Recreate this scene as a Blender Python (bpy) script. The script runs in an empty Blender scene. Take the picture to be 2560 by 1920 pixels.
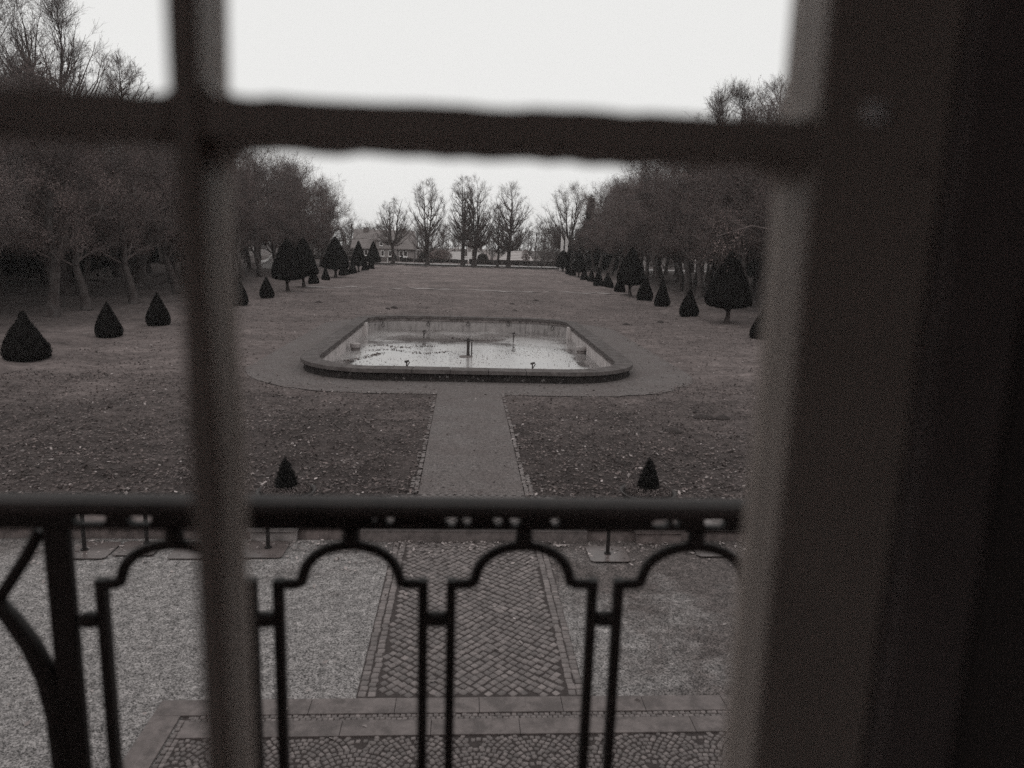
import bpy, math, random
import numpy as np
from mathutils import Vector, Matrix

S = bpy.context.scene
COL = S.collection
rad = math.radians

# ------------------------------------------------------------------ camera
F = 1850.0                                   # focal length in px of a 2560 px wide frame
_cy = Vector(((1165-1280)/F, (960-606)/F, -1)).normalized()
_cz = Vector((.162, 5.26, 1.0)); _cz = (_cz-_cz.dot(_cy)*_cy).normalized()
_cx = _cy.cross(_cz)
ROT = Matrix((_cx, _cy, _cz))                # camera vector -> world vector
CAMZ = 5.0
cd = bpy.data.cameras.new("camera"); cam = bpy.data.objects.new("camera", cd); COL.objects.link(cam)
cam.matrix_world = Matrix.Translation((0, 0, CAMZ)) @ ROT.to_4x4()
cd.sensor_width = 36; cd.lens = F/2560*36
cd.clip_start = .02; cd.clip_end = 4000
cd.dof.use_dof = True; cd.dof.focus_distance = 28.0; cd.dof.aperture_fstop = 1.85
S.camera = cam

# ------------------------------------------------------------------ world, sun, exposure
w = bpy.data.worlds.new("World"); S.world = w; w.use_nodes = True
nt = w.node_tree; nt.nodes.clear()
o = nt.nodes.new("ShaderNodeOutputWorld"); b = nt.nodes.new("ShaderNodeBackground")
sky = nt.nodes.new("ShaderNodeTexSky"); sky.sky_type = 'NISHITA'; sky.sun_disc = False
sky.sun_elevation = rad(48); sky.sun_rotation = rad(160)
hs = nt.nodes.new("ShaderNodeHueSaturation"); hs.inputs['Saturation'].default_value = .0
mx = nt.nodes.new("ShaderNodeMix"); mx.data_type = 'RGBA'; mx.inputs[0].default_value = .93
mx.inputs[7].default_value = (9.0, 8.98, 8.93, 1)       # even cloud cover
nt.links.new(sky.outputs[0], hs.inputs['Color']); nt.links.new(hs.outputs[0], mx.inputs[6])
nt.links.new(mx.outputs[2], b.inputs[0]); b.inputs[1].default_value = .1
nt.links.new(b.outputs[0], o.inputs[0])
sl = bpy.data.lights.new("sun", 'SUN'); sl.energy = .5; sl.angle = rad(60); sl.color = (1, .97, .93)
so = bpy.data.objects.new("sun", sl); COL.objects.link(so); so.location = (0, -20, 60)
so.rotation_euler = (rad(42), 0, rad(-20))
S.view_settings.view_transform = 'Standard'; S.view_settings.look = 'None'
S.view_settings.exposure = 0.0; S.view_settings.gamma = 1
S.cycles.max_bounces = 8; S.cycles.diffuse_bounces = 4; S.cycles.transparent_max_bounces = 12
S.cycles.volume_bounces = 1
S.cycles.use_denoising = False

# ------------------------------------------------------------------ helpers
def ray(x, y):
    return ROT @ Vector(((x-1280)/F, (960-y)/F, -1))
def G(x, y, z=0.0):
    """point of the photograph (px) on the level z"""
    d = ray(x, y); t = (z-CAMZ)/d.z
    return d.x*t, d.y*t
def H(x, y, Y):
    """point of the photograph (px) on the upright plane at distance Y"""
    d = ray(x, y); t = Y/d.y
    return d.x*t, d.z*t+CAMZ

def tag(o, label=None, cat=None, group=None, kind=None):
    if label: o['label'] = label
    if cat: o['category'] = cat
    if group: o['group'] = group
    if kind: o['kind'] = kind
    return o
def empty(name, loc=(0, 0, 0), rz=0, label=None, cat=None, group=None):
    o = bpy.data.objects.new(name, None); COL.objects.link(o); o.location = loc; o.rotation_euler = (0, 0, rz)
    o.empty_display_size = .2
    return tag(o, label, cat, group)

class MB:
    """mesh builder: collects shapes, links them as ONE mesh object"""
    def __init__(s): s.v = []; s.f = []; s.n = 0; s.t = []
    def add(s, v, f, tint=None):
        v = np.asarray(v, float).reshape(-1, 3); s.v.append(v)
        for a in f: s.f.append(np.asarray(a, np.int64)+s.n) if False else None
        f = [tuple(i+s.n for i in a) for a in f]; s.f.extend(f); s.n += len(v)
        s.t.extend([tint if tint is not None else .5]*len(f)); return s
    def box(s, x0, x1, y0, y1, z0, z1, tint=None):
        v = [(x0, y0, z0), (x1, y0, z0), (x1, y1, z0), (x0, y1, z0), (x0, y0, z1), (x1, y0, z1), (x1, y1, z1), (x0, y1, z1)]
        return s.add(v, [(0, 3, 2, 1), (4, 5, 6, 7), (0, 1, 5, 4), (1, 2, 6, 5), (2, 3, 7, 6), (3, 0, 4, 7)], tint)
    def obox(s, c, size, rz, taper=1.0, tint=None):
        cx, cy, cz = c; a, b_, h = size[0]/2, size[1]/2, size[2]; q, p = math.cos(rz), math.sin(rz); v = []
        for k, t in ((0, 1), (h, taper)):
            for ux, uy in ((-a, -b_), (a, -b_), (a, b_), (-a, b_)):
                v.append((cx+(ux*q-uy*p)*t, cy+(ux*p+uy*q)*t, cz+k))
        return s.add(v, [(0, 3, 2, 1), (4, 5, 6, 7), (0, 1, 5, 4), (1, 2, 6, 5), (2, 3, 7, 6), (3, 0, 4, 7)], tint)
    def tube(s, pts, r, k=8, cap=True, sq=False):
        pts = [Vector(p) for p in pts]; n = len(pts)
        r = [r]*n if isinstance(r, (int, float)) else r
        v = []; prev = None
        for i, p in enumerate(pts):
            t = (pts[min(i+1, n-1)]-pts[max(i-1, 0)]).normalized()
            if prev is None:
                a = Vector((0, 0, 1)) if abs(t.z) < .9 else Vector((0, 1, 0))
                if sq: a = Vector((0, 1, 0)) if abs(t.y) < .9 else Vector((1, 0, 0))
            else: a = prev
            u = (a-a.dot(t)*t).normalized(); prev = u; ww = t.cross(u)
            for j in range(k):
                an = 2*math.pi*(j+(.5 if sq else 0))/k
                v.append(p+(u*math.cos(an)+ww*math.sin(an))*r[i])
        f = [(i*k+j, i*k+(j+1) % k, (i+1)*k+(j+1) % k, (i+1)*k+j) for i in range(n-1) for j in range(k)]
        if cap: f += [tuple(range(k))[::-1], tuple((n-1)*k+j for j in range(k))]
        return s.add(v, f)
    def lathe(s, prof, c=(0, 0, 0), k=24, sx=1, sy=1):
        v = []; n = len(prof)
        for r, z in prof:
            for j in range(k):
                a = 2*math.pi*j/k; v.append((c[0]+r*math.cos(a)*sx, c[1]+r*math.sin(a)*sy, c[2]+z))
        f = [(i*k+j, i*k+(j+1) % k, (i+1)*k+(j+1) % k, (i+1)*k+j) for i in range(n-1) for j in range(k)]
        f += [tuple(range(k))[::-1], tuple((n-1)*k+j for j in range(k))]
        return s.add(v, f)
    def prism(s, poly, z0, z1):
        n = len(poly); v = [(x, y, z0) for x, y in poly]+[(x, y, z1) for x, y in poly]
        return s.add(v, [tuple(range(n))[::-1], tuple(range(n, 2*n))]+[(i, (i+1) % n, n+(i+1) % n, n+i) for i in range(n)])
    def ring(s, outer, inner, z0, z1):
        n = len(outer); v = [(x, y, z) for z in (z0, z1) for P in (outer, inner) for x, y in P]
        f = []
        for i in range(n):
            j = (i+1) % n
            f += [(i, j, 2*n+j, 2*n+i), (n+j, n+i, 3*n+i, 3*n+j), (2*n+i, 2*n+j, 3*n+j, 3*n+i), (j, i, n+i, n+j)]
        return s.add(v, f)
    def build(s, name, mat, parent=None, smooth=False, tint=False, bevel=0):
        me = bpy.data.meshes.new(name); v = np.concatenate(s.v)
        me.from_pydata(v.tolist(), [], s.f)
        if tint:
            at = me.attributes.new("tint", 'FLOAT', 'FACE'); at.data.foreach_set("value", np.array(s.t, np.float32))
        if smooth: me.polygons.foreach_set("use_smooth", [True]*len(me.polygons))
        me.materials.append(mat); me.update()
        o = bpy.data.objects.new(name, me); COL.objects.link(o)
        if parent: o.parent = parent
        if bevel:
            m = o.modifiers.new("bevel", 'BEVEL'); m.width = bevel; m.segments = 2; m.limit_method = 'ANGLE'
        return o

def fastmesh(name, V, Fq, mat, smooth=False, attr=None):
    """V (n,3), Fq (m,k) numpy -> mesh"""
    me = bpy.data.meshes.new(name); k = Fq.shape[1]
    me.vertices.add(len(V)); me.vertices.foreach_set("co", np.asarray(V, np.float32).ravel())
    me.loops.add(Fq.size); me.loops.foreach_set("vertex_index", np.asarray(Fq, np.int32).ravel())
    me.polygons.add(len(Fq)); me.polygons.foreach_set("loop_start", np.arange(0, Fq.size, k, dtype=np.int32))
    me.polygons.foreach_set("loop_total", np.full(len(Fq), k, np.int32))
    if smooth: me.polygons.foreach_set("use_smooth", np.ones(len(Fq), bool))
    if attr is not None:
        at = me.attributes.new("tint", 'FLOAT', 'FACE'); at.data.foreach_set("value", np.asarray(attr, np.float32))
    me.update(calc_edges=True); me.materials.append(mat)
    return me
def link(name, me, parent=None):
    o = bpy.data.objects.new(name, me); COL.objects.link(o)
    if parent: o.parent = parent
    return o
def copy_thing(src, loc, rz, sc, label, group=None):
    r = src.copy(); COL.objects.link(r); r.location = loc; r.rotation_euler = (0, 0, rz); r.scale = sc
    r['label'] = label
    if group: r['group'] = group
    for ch in src.children:
        c = ch.copy(); COL.objects.link(c); c.parent = r
        for g in ch.children:
            d = g.copy(); COL.objects.link(d); d.parent = c
    return r

# ------------------------------------------------------------------ materials
def warm(v, t=1.0):
    """brownish monochrome of brightness v; t = strength of the tint"""
    return (v*(1+.15*t), v*(1-.055*t), v*(1-.085*t), 1)
def mat(name, dark, light=None, scale=8, rough=.85, detail=8, bump=0, bscale=None, spec=.3, coords='Object',
        stretch=(1, 1, 1), tint=None, t=1.0, contrast=(.35, .65), extra=None):
    m = bpy.data.materials.new(name); m.use_nodes = True; N = m.node_tree.nodes; L = m.node_tree.links
    p = N['Principled BSDF']; p.inputs['Roughness'].default_value = rough
    p.inputs['Specular IOR Level'].default_value = spec
    light = light if light is not None else dark*1.3
    tc = N.new('ShaderNodeTexCoord'); mp = N.new('ShaderNodeMapping'); mp.inputs['Scale'].default_value = stretch
    L.new(tc.outputs[coords], mp.inputs[0])
    nz = N.new('ShaderNodeTexNoise'); nz.inputs['Scale'].default_value = scale; nz.inputs['Detail'].default_value = detail
    nz.inputs['Roughness'].default_value = .65; L.new(mp.outputs[0], nz.inputs[0])
    cr = N.new('ShaderNodeValToRGB'); cr.color_ramp.elements[0].position = contrast[0]; cr.color_ramp.elements[1].position = contrast[1]
    cr.color_ramp.elements[0].color = warm(dark, t); cr.color_ramp.elements[1].color = warm(light, t)
    L.new(nz.outputs[0], cr.inputs[0]); out = cr.outputs[0]
    if tint:
        at = N.new('ShaderNodeAttribute'); at.attribute_name = 'tint'
        mr = N.new('ShaderNodeMapRange'); mr.inputs[3].default_value = tint[0]; mr.inputs[4].default_value = tint[1]
        L.new(at.outputs['Fac'], mr.inputs[0])
        mm = N.new('ShaderNodeVectorMath'); mm.operation = 'SCALE'; L.new(out, mm.inputs[0]); L.new(mr.outputs[0], mm.inputs['Scale'])
        out = mm.outputs[0]
    if extra: out = extra(N, L, tc, out)
    L.new(out, p.inputs['Base Color'])
    if bump:
        n2 = N.new('ShaderNodeTexNoise'); n2.inputs['Scale'].default_value = bscale or scale*4; n2.inputs['Detail'].default_value = 6
        L.new(mp.outputs[0], n2.inputs[0]); bm = N.new('ShaderNodeBump'); bm.inputs['Strength'].default_value = min(1, bump*3)
        bm.inputs['Distance'].default_value = bump
        L.new(n2.outputs[0], bm.inputs['Height']); L.new(bm.outputs[0], p.inputs['Normal'])
    return m
def mixcol(N, L, fac, a, b_, mode='MIX'):
    m = N.new('ShaderNodeMix'); m.data_type = 'RGBA'; m.blend_type = mode
    if isinstance(fac, float): m.inputs[0].default_value = fac
    else: L.new(fac, m.inputs[0])
    for i, q in ((6, a), (7, b_)):
        if isinstance(q, tuple): m.inputs[i].default_value = q
        else: L.new(q, m.inputs[i])
    return m.outputs[2]
def rng_noise(N, L, vec, scale, lo, hi, detail=6, rough=.6):
    nz = N.new('ShaderNodeTexNoise'); nz.inputs['Scale'].default_value = scale; nz.inputs['Detail'].default_value = detail
    nz.inputs['Roughness'].default_value = rough
    L.new(vec, nz.inputs[0]); mr = N.new('ShaderNodeMapRange'); mr.inputs[1].default_value = lo; mr.inputs[2].default_value = hi
    L.new(nz.outputs[0], mr.inputs[0]); return mr.outputs[0]

def lawn_extra(N, L, tc, out):
    v = tc.outputs['Object']
    sep = N.new('ShaderNodeSeparateXYZ'); L.new(v, sep.inputs[0])
    # leaf-strewn band by the court, paler moss and dry grass further out
    n1 = rng_noise(N, L, v, .35, .3, .7)
    ad = N.new('ShaderNodeMath'); ad.operation = 'MULTIPLY_ADD'; ad.inputs[1].default_value = 6; L.new(n1, ad.inputs[0]); L.new(sep.outputs[1], ad.inputs[2])
    mr = N.new('ShaderNodeMapRange'); mr.inputs[1].default_value = 21; mr.inputs[2].default_value = 31
    mr.inputs[3].default_value = .44; mr.inputs[4].default_value = 1.0; L.new(ad.outputs[0], mr.inputs[0])
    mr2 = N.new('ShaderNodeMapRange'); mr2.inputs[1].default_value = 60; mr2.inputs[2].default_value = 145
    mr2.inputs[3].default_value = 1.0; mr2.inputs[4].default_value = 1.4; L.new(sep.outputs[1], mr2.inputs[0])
    # darker ground under the avenue trees
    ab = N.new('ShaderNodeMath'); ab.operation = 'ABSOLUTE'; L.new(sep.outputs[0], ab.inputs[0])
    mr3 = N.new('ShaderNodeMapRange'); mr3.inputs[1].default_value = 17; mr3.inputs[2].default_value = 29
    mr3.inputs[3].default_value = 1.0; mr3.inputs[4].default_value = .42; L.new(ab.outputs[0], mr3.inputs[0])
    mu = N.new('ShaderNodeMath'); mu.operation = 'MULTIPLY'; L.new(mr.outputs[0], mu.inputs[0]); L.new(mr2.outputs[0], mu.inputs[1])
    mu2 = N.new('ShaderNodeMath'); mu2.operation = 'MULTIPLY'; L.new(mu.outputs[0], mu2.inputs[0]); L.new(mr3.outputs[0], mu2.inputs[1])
    # patches at several sizes
    big = rng_noise(N, L, v, .22, .25, .75, 8, .7)
    mps = N.new('ShaderNodeMapping'); mps.inputs['Scale'].default_value = (.12, .75, 1); L.new(v, mps.inputs[0])
    streak = rng_noise(N, L, mps.outputs[0], 1.0, .3, .7, 7, .75)
    st = N.new('ShaderNodeMapRange'); st.inputs[3].default_value = .74; st.inputs[4].default_value = 1.26; L.new(streak, st.inputs[0])
    fine = rng_noise(N, L, v, 14, .3, .7, 4, .8)
    a = N.new('ShaderNodeMapRange'); a.inputs[3].default_value = .6; a.inputs[4].default_value = 1.4; L.new(big, a.inputs[0])
    c = N.new('ShaderNodeMapRange'); c.inputs[3].default_value = .55; c.inputs[4].default_value = 1.45; L.new(fine, c.inputs[0])
    qa = N.new('ShaderNodeMath'); qa.operation = 'MULTIPLY'; L.new(a.outputs[0], qa.inputs[0]); L.new(st.outputs[0], qa.inputs[1])
    q = N.new('ShaderNodeMath'); q.operation = 'MULTIPLY'; L.new(qa.outputs[0], q.inputs[0]); L.new(c.outputs[0], q.inputs[1])
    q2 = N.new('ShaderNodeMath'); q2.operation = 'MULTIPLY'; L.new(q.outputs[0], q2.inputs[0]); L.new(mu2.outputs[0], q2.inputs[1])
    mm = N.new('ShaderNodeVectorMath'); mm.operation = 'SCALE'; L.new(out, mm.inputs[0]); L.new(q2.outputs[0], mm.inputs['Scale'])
    return mm.outputs[0]
M = {}
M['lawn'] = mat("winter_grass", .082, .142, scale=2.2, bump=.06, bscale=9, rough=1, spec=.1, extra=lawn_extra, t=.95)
M['verge'] = mat("verge_grass", .07, .12, scale=1.5, bump=.04, bscale=10, rough=1, spec=.1)
M['earth'] = mat("park_ground", .06, .1, scale=.4, rough=1, spec=.1)
M['gravel_path'] = mat("path_gravel", .07, .135, scale=22, detail=10, bump=.012, bscale=90, rough=.95, spec=.2, t=.7,
    extra=lambda N, L, tc, o_: mixcol(N, L, rng_noise(N, L, tc.outputs['Object'], .9, .35, .75), o_, warm(.085, .9)))
def court_extra(N, L, tc, out):
    v = tc.outputs['Object']
    vo = N.new('ShaderNodeTexVoronoi'); vo.inputs['Scale'].default_value = 70; L.new(v, vo.inputs[0])
    sx = N.new('ShaderNodeSeparateColor'); L.new(vo.outputs['Color'], sx.inputs[0])
    mr = N.new('ShaderNodeMapRange'); mr.inputs[3].default_value = .2; mr.inputs[4].default_value = 1.85; L.new(sx.outputs[0], mr.inputs[0])
    cl = rng_noise(N, L, v, 16, .3, .7, 6, .8); clm = N.new('ShaderNodeMapRange'); clm.inputs[3].default_value = .55; clm.inputs[4].default_value = 1.4; L.new(cl, clm.inputs[0])
    cm = N.new('ShaderNodeMath'); cm.operation = 'MULTIPLY'; L.new(clm.outputs[0], cm.inputs[0]); L.new(mr.outputs[0], cm.inputs[1])
    mm = N.new('ShaderNodeVectorMath'); mm.operation = 'SCALE'; L.new(out, mm.inputs[0]); L.new(cm.outputs[0], mm.inputs['Scale'])
    # trodden, mossy dark patches, mostly on the right-hand half
    sep = N.new('ShaderNodeSeparateXYZ'); L.new(v, sep.inputs[0])
    sd = N.new('ShaderNodeMapRange'); sd.inputs[1].default_value = -2; sd.inputs[2].default_value = 4; sd.inputs[3].default_value = -.16; sd.inputs[4].default_value = .19
    L.new(sep.outputs[0], sd.inputs[0])
    nz = N.new('ShaderNodeTexNoise'); nz.inputs['Scale'].default_value = .8; nz.inputs['Detail'].default_value = 9; nz.inputs['Roughness'].default_value = .7; L.new(v, nz.inputs[0])
    # darker towards the step
    sy = N.new('ShaderNodeMapRange'); sy.inputs[1].default_value = 9.5; sy.inputs[2].default_value = 12.3; sy.inputs[3].default_value = 0; sy.inputs[4].default_value = .22
    L.new(sep.outputs[1], sy.inputs[0])
    ad = N.new('ShaderNodeMath'); ad.operation = 'ADD'; L.new(nz.outputs[0], ad.inputs[0]); L.new(sd.outputs[0], ad.inputs[1])
    ad2 = N.new('ShaderNodeMath'); ad2.operation = 'ADD'; L.new(ad.outputs[0], ad2.inputs[0]); L.new(sy.outputs[0], ad2.inputs[1])
    m2 = N.new('ShaderNodeMapRange'); m2.inputs[1].default_value = .48; m2.inputs[2].default_value = .72; L.new(ad2.outputs[0], m2.inputs[0])
    dk = N.new('ShaderNodeVectorMath'); dk.operation = 'MULTIPLY'; L.new(mm.outputs[0], dk.inputs[0]); dk.inputs[1].default_value = (.46, .42, .41)
    return mixcol(N, L, m2.outputs[0], mm.outputs[0], dk.outputs[0])
M['court'] = mat("court_gravel", .135, .24, scale=5, bump=.012, bscale=60, rough=.95, spec=.25, t=.35, extra=court_extra)
M['sett'] = mat("granite_sett", .115, .19, scale=14, rough=.6, bump=.006, bscale=60, spec=.4, tint=(.6, 1.25), t=.8)
M['joint'] = mat("joint_sand", .035, .055, scale=20, bump=.01, rough=1)
def path_extra(N, L, tc, out):
    v = tc.outputs['Object']; out = mixcol(N, L, rng_noise(N, L, v, .9, .35, .75), out, warm(.085, .9))
    vo = N.new('ShaderNodeTexVoronoi'); vo.inputs['Scale'].default_value = 55; L.new(v, vo.inputs[0])
    sx = N.new('ShaderNodeSeparateColor'); L.new(vo.outputs['Color'], sx.inputs[0])
    mr = N.new('ShaderNodeMapRange'); mr.inputs[3].default_value = .55; mr.inputs[4].default_value = 1.6; L.new(sx.outputs[0], mr.inputs[0])
    mm = N.new('ShaderNodeVectorMath'); mm.operation = 'SCALE'; L.new(out, mm.inputs[0]); L.new(mr.outputs[0], mm.inputs['Scale'])
    return mm.outputs[0]
M['gravel_path'] = mat("path_gravel", .075, .14, scale=9, detail=10, bump=.015, bscale=70, rough=.95, spec=.2, t=.6, extra=path_extra)
def slab_extra(N, L, tc, out):
    f = rng_noise(N, L, tc.outputs['Object'], 3.5, .48, .6, 8, .7)
    return mixcol(N, L, f, out, warm(.09, .8))
M['slab'] = mat("sandstone_slab", .11, .165, scale=9, rough=.75, bump=.004, bscale=30, extra=slab_extra, t=.8)
def stone_extra(N, L, tc, out):
    mp = N.new('ShaderNodeMapping'); mp.inputs['Scale'].default_value = (3, 3, .35); L.new(tc.outputs['Object'], mp.inputs[0])
    f = rng_noise(N, L, mp.outputs[0], 1.6, .5, .75, 8, .75)
    return mixcol(N, L, f, out, warm(.07))
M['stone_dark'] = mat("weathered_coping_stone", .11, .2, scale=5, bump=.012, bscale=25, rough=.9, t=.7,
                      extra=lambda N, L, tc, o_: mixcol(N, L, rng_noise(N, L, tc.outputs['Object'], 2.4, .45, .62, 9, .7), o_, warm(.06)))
def wall_extra(N, L, tc, out):
    out = stone_extra(N, L, tc, out)
    # colour darkened towards the back wall
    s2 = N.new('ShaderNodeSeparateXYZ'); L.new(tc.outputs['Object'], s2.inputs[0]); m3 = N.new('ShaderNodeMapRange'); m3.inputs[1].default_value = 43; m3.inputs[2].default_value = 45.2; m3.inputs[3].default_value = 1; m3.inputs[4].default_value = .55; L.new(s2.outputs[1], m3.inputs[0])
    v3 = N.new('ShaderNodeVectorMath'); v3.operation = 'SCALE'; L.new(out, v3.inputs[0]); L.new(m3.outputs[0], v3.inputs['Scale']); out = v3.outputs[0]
    sep = N.new('ShaderNodeSeparateXYZ'); L.new(tc.outputs['Object'], sep.inputs[0])
    # the outer face, above the lawn, is black with moss; the inner face is pale render
    mr = N.new('ShaderNodeMapRange'); mr.inputs[1].default_value = 27.0; mr.inputs[2].default_value = 27.4
    mr.inputs[3].default_value = 1; mr.inputs[4].default_value = 0; L.new(sep.outputs[1], mr.inputs[0])
    mp = N.new('ShaderNodeMapping'); mp.inputs['Scale'].default_value = (3, 3, .3); L.new(tc.outputs['Object'], mp.inputs[0])
    f = rng_noise(N, L, mp.outputs[0], 1.1, .5, .68, 6, .8)
    dk = mixcol(N, L, f, warm(.022), warm(.12))
    return out
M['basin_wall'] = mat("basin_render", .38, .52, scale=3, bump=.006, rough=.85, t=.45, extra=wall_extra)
M['wall_stone'] = mat("garden_wall_stone", .1, .19, scale=6, bump=.01, bscale=18, rough=.9, extra=stone_extra)
M['pier_stone'] = mat("pale_pedestal_stone", .17, .3, scale=5, bump=.01, bscale=18, rough=.9, t=.5, extra=lambda N, L, tc, o_: mixcol(N, L, rng_noise(N, L, tc.outputs['Object'], 4, .5, .68, 8, .7), o_, warm(.09)))
M['iron'] = mat("black_iron", .010, .018, scale=30, rough=.55, bump=.002, spec=.35)
M['rail'] = mat("painted_handrail", .018, .033, scale=14, rough=.6, bump=.002, spec=.3)
M['dark_metal'] = mat("rusty_dark_metal", .022, .04, scale=12, rough=.6)
M['plate'] = mat("wet_steel_plate", .07, .11, scale=4, rough=.32, bump=.002, spec=.5)
M['paint'] = mat("window_paint", .29, .34, scale=10, rough=.55, bump=.001, spec=.3, t=1.7)
for e_, v_ in zip([n for n in M['paint'].node_tree.nodes if n.type == 'VALTORGB'][0].color_ramp.elements, (.27, .32)): e_.color = (v_*1.13, v_*.965, v_*.88, 1)
M['plaster'] = mat("room_plaster", .5, .54, scale=3, rough=.95)
M['facade'] = mat("facade_render", .3, .38, scale=2, rough=.95, bump=.005)
M['floorwood'] = mat("floor_boards", .1, .16, scale=4, rough=.5, stretch=(8, 1, 1))
M['bark'] = mat("bark", .03, .06, scale=3, rough=1, bump=.03, bscale=14, stretch=(1, 1, .35), spec=.1)
def bark_extra(N, L, tc, out):
    return mixcol(N, L, rng_noise(N, L, tc.outputs['Object'], 1.1, .45, .6, 7, .7), out, warm(.09, .6))
M['bark_pale'] = mat("lichen_bark", .035, .07, scale=3, rough=1, bump=.03, bscale=12, stretch=(1, 1, .4), spec=.1, extra=bark_extra)
M['twig'] = mat("bare_twigs", .07, .115, scale=1.5, rough=1, spec=.1)
M['twig_brown'] = mat("brown_shoots", .10, .19, scale=.5, rough=1, spec=.1, tint=(.5, 1.5), t=1.3)
M['far_twig'] = mat("far_twigs", .05, .08, scale=.3, rough=1, spec=.1)
M['yew'] = mat("yew_foliage", .007, .017, scale=3, rough=1, spec=.04, tint=(.4, 1.7), t=.6)
M['evergreen'] = mat("evergreen_foliage", .014, .028, scale=1.2, rough=1, spec=.04, tint=(.4, 1.6), t=.4)
M['conifer'] = mat("dwarf_conifer_foliage", .016, .034, scale=6, rough=1, spec=.05, tint=(.4, 1.7), t=.3)
M['heather'] = mat("heather", .07, .14, scale=12, rough=1, tint=(.5, 1.8), t=.9)
M['leaf'] = mat("fallen_leaf", .06, .11, scale=2, rough=.8, spec=.25, tint=(.35, 1.9), t=1.1)
M['leaf_pale'] = mat("pale_fallen_leaf", .26, .38, scale=2, rough=.8, tint=(.4, 1.25), t=.7)
M['roof'] = mat("roof_tiles", .085, .12, scale=.8, rough=.8)
def tile_extra(N, L, tc, out):
    wv = N.new('ShaderNodeTexWave'); wv.wave_type = 'BANDS'; wv.bands_direction = 'Z'; wv.inputs['Scale'].default_value = 1.05
    wv.inputs['Distortion'].default_value = .15; L.new(tc.outputs['Object'], wv.inputs[0])
    mr = N.new('ShaderNodeMapRange'); mr.inputs[1].default_value = .55; mr.inputs[2].default_value = .95; L.new(wv.outputs['Fac'], mr.inputs[0])
    return mixcol(N, L, mr.outputs[0], out, warm(.22, .6))
M['tiles'] = mat("striped_roof_tiles", .095, .14, scale=.8, rough=.75, extra=tile_extra, t=.7)
M['house'] = mat("house_render", .2, .25, scale=.5, rough=.95, t=.5)
M['house_w'] = mat("white_house_render", .55, .62, scale=.5, rough=.95, t=.2)
M['pane'] = mat("window_pane", .04, .05, scale=2, rough=.15, spec=.5)
M['shutter'] = mat("brown_shutter", .06, .08, scale=2, rough=.7)
M['white'] = mat("white_paint", .75, .82, scale=3, rough=.7, t=.15)
M['cloth'] = mat("white_flag_cloth", .62, .8, scale=1.5, rough=.9, t=.2)
M['wood'] = mat("grey_fence_wood", .10, .16, scale=4, rough=.9, t=.8)
M['asphalt'] = mat("asphalt", .22, .27, scale=3, rough=.6, t=.4)
M['hedge'] = mat("hedge_foliage", .035, .06, scale=2, rough=.95, tint=(.4, 1.6), spec=.1)
M['soil'] = mat("fresh_molehill_soil", .03, .045, scale=8, bump=.03, rough=1)

# ================================================================== SETTING
def grid(name, xs, ys, zf, m, kind='structure'):
    X, Y = np.meshgrid(xs, ys); Z = zf(X, Y)
    V = np.stack([X, Y, Z], -1).reshape(-1, 3); nx, ny = len(xs), len(ys)
    i = np.arange(nx-1)[None, :]+nx*np.arange(ny-1)[:, None]
    Fq = np.stack([i, i+1, i+1+nx, i+nx], -1).reshape(-1, 4)
    return tag(link(name, fastmesh(name, V, Fq, m, smooth=True)), kind=kind)
R0 = np.random.default_rng(5)
_waves = [(R0.uniform(.15, 2.2), R0.uniform(0, 6.28), R0.uniform(0, 6.28)) for _ in range(40)]
def bumps(X, Y, amp=.012):
    z = np.zeros_like(X)
    for k, a, ph in _waves: z += np.sin((X*math.cos(a)+Y*math.sin(a)*.8)*k*2.2+ph)*amp/(.4+k)
    return z
STEP_Y = 12.42
def basin_outline(off=0.0, n=14):
    """plan of the basin: a rectangle with big rounded corners, offset outwards by off"""
    x0, x1, y0, y1 = -5.78-off, 6.2+off, 26.95-off, 45.85+off
    P = []; rx, ry = 2.6+off*.9, 2.5+off*.9
    for cx, cy, a0 in ((x1-rx, y0+ry, -90), (x1-rx, y1-ry*.85, 0), (x0+rx, y1-ry*.85, 90), (x0+rx, y0+ry, 180)):
        for k in range(n+1):
            a = rad(a0+90*k/n); ryy = ry if cy < 36 else ry*.85
            P.append((cx+rx*math.cos(a), cy+ryy*math.sin(a)))
    return P
def lawn_z(X, Y):
    z = bumps(X, Y, .018*np.clip((Y-12)/20, .4, 3) if False else .016)
    z = z*np.clip((Y-STEP_Y-.3)/3, 0, 1)
    side = np.clip((np.abs(X-.3)-11)/8, 0, 1)*np.clip((Y-30)/20, 0, 1)
    z += .05*np.sin(Y*.35+X*.2)*side
    # flat where the gravel lies
    flat = ((np.abs(X-.2) < 1.35) & (Y < 26)) | ((np.abs(X-.1) < 9.6) & (Y > 24) & (Y < 49.5))
    z = np.where(flat, z*.12, z)
    z += .16*np.clip((Y-84)/1.0, 0, 1)                      # shallow terrace edge
    z -= 3.2*np.clip((Y-196)/25, 0, 1)
    return z-.0
ys = np.concatenate([np.arange(STEP_Y, 50, .22), np.arange(50, 152, .6), np.arange(152, 200, 3), np.array([205, 215, 225, 260, 400, 980])])
xs = np.concatenate([[-980, -300, -120, -60], np.arange(-40, -20, 1.), np.arange(-20, 20.1, .3), np.arange(21, 42, 1.), [60, 120, 300, 980]])
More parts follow.
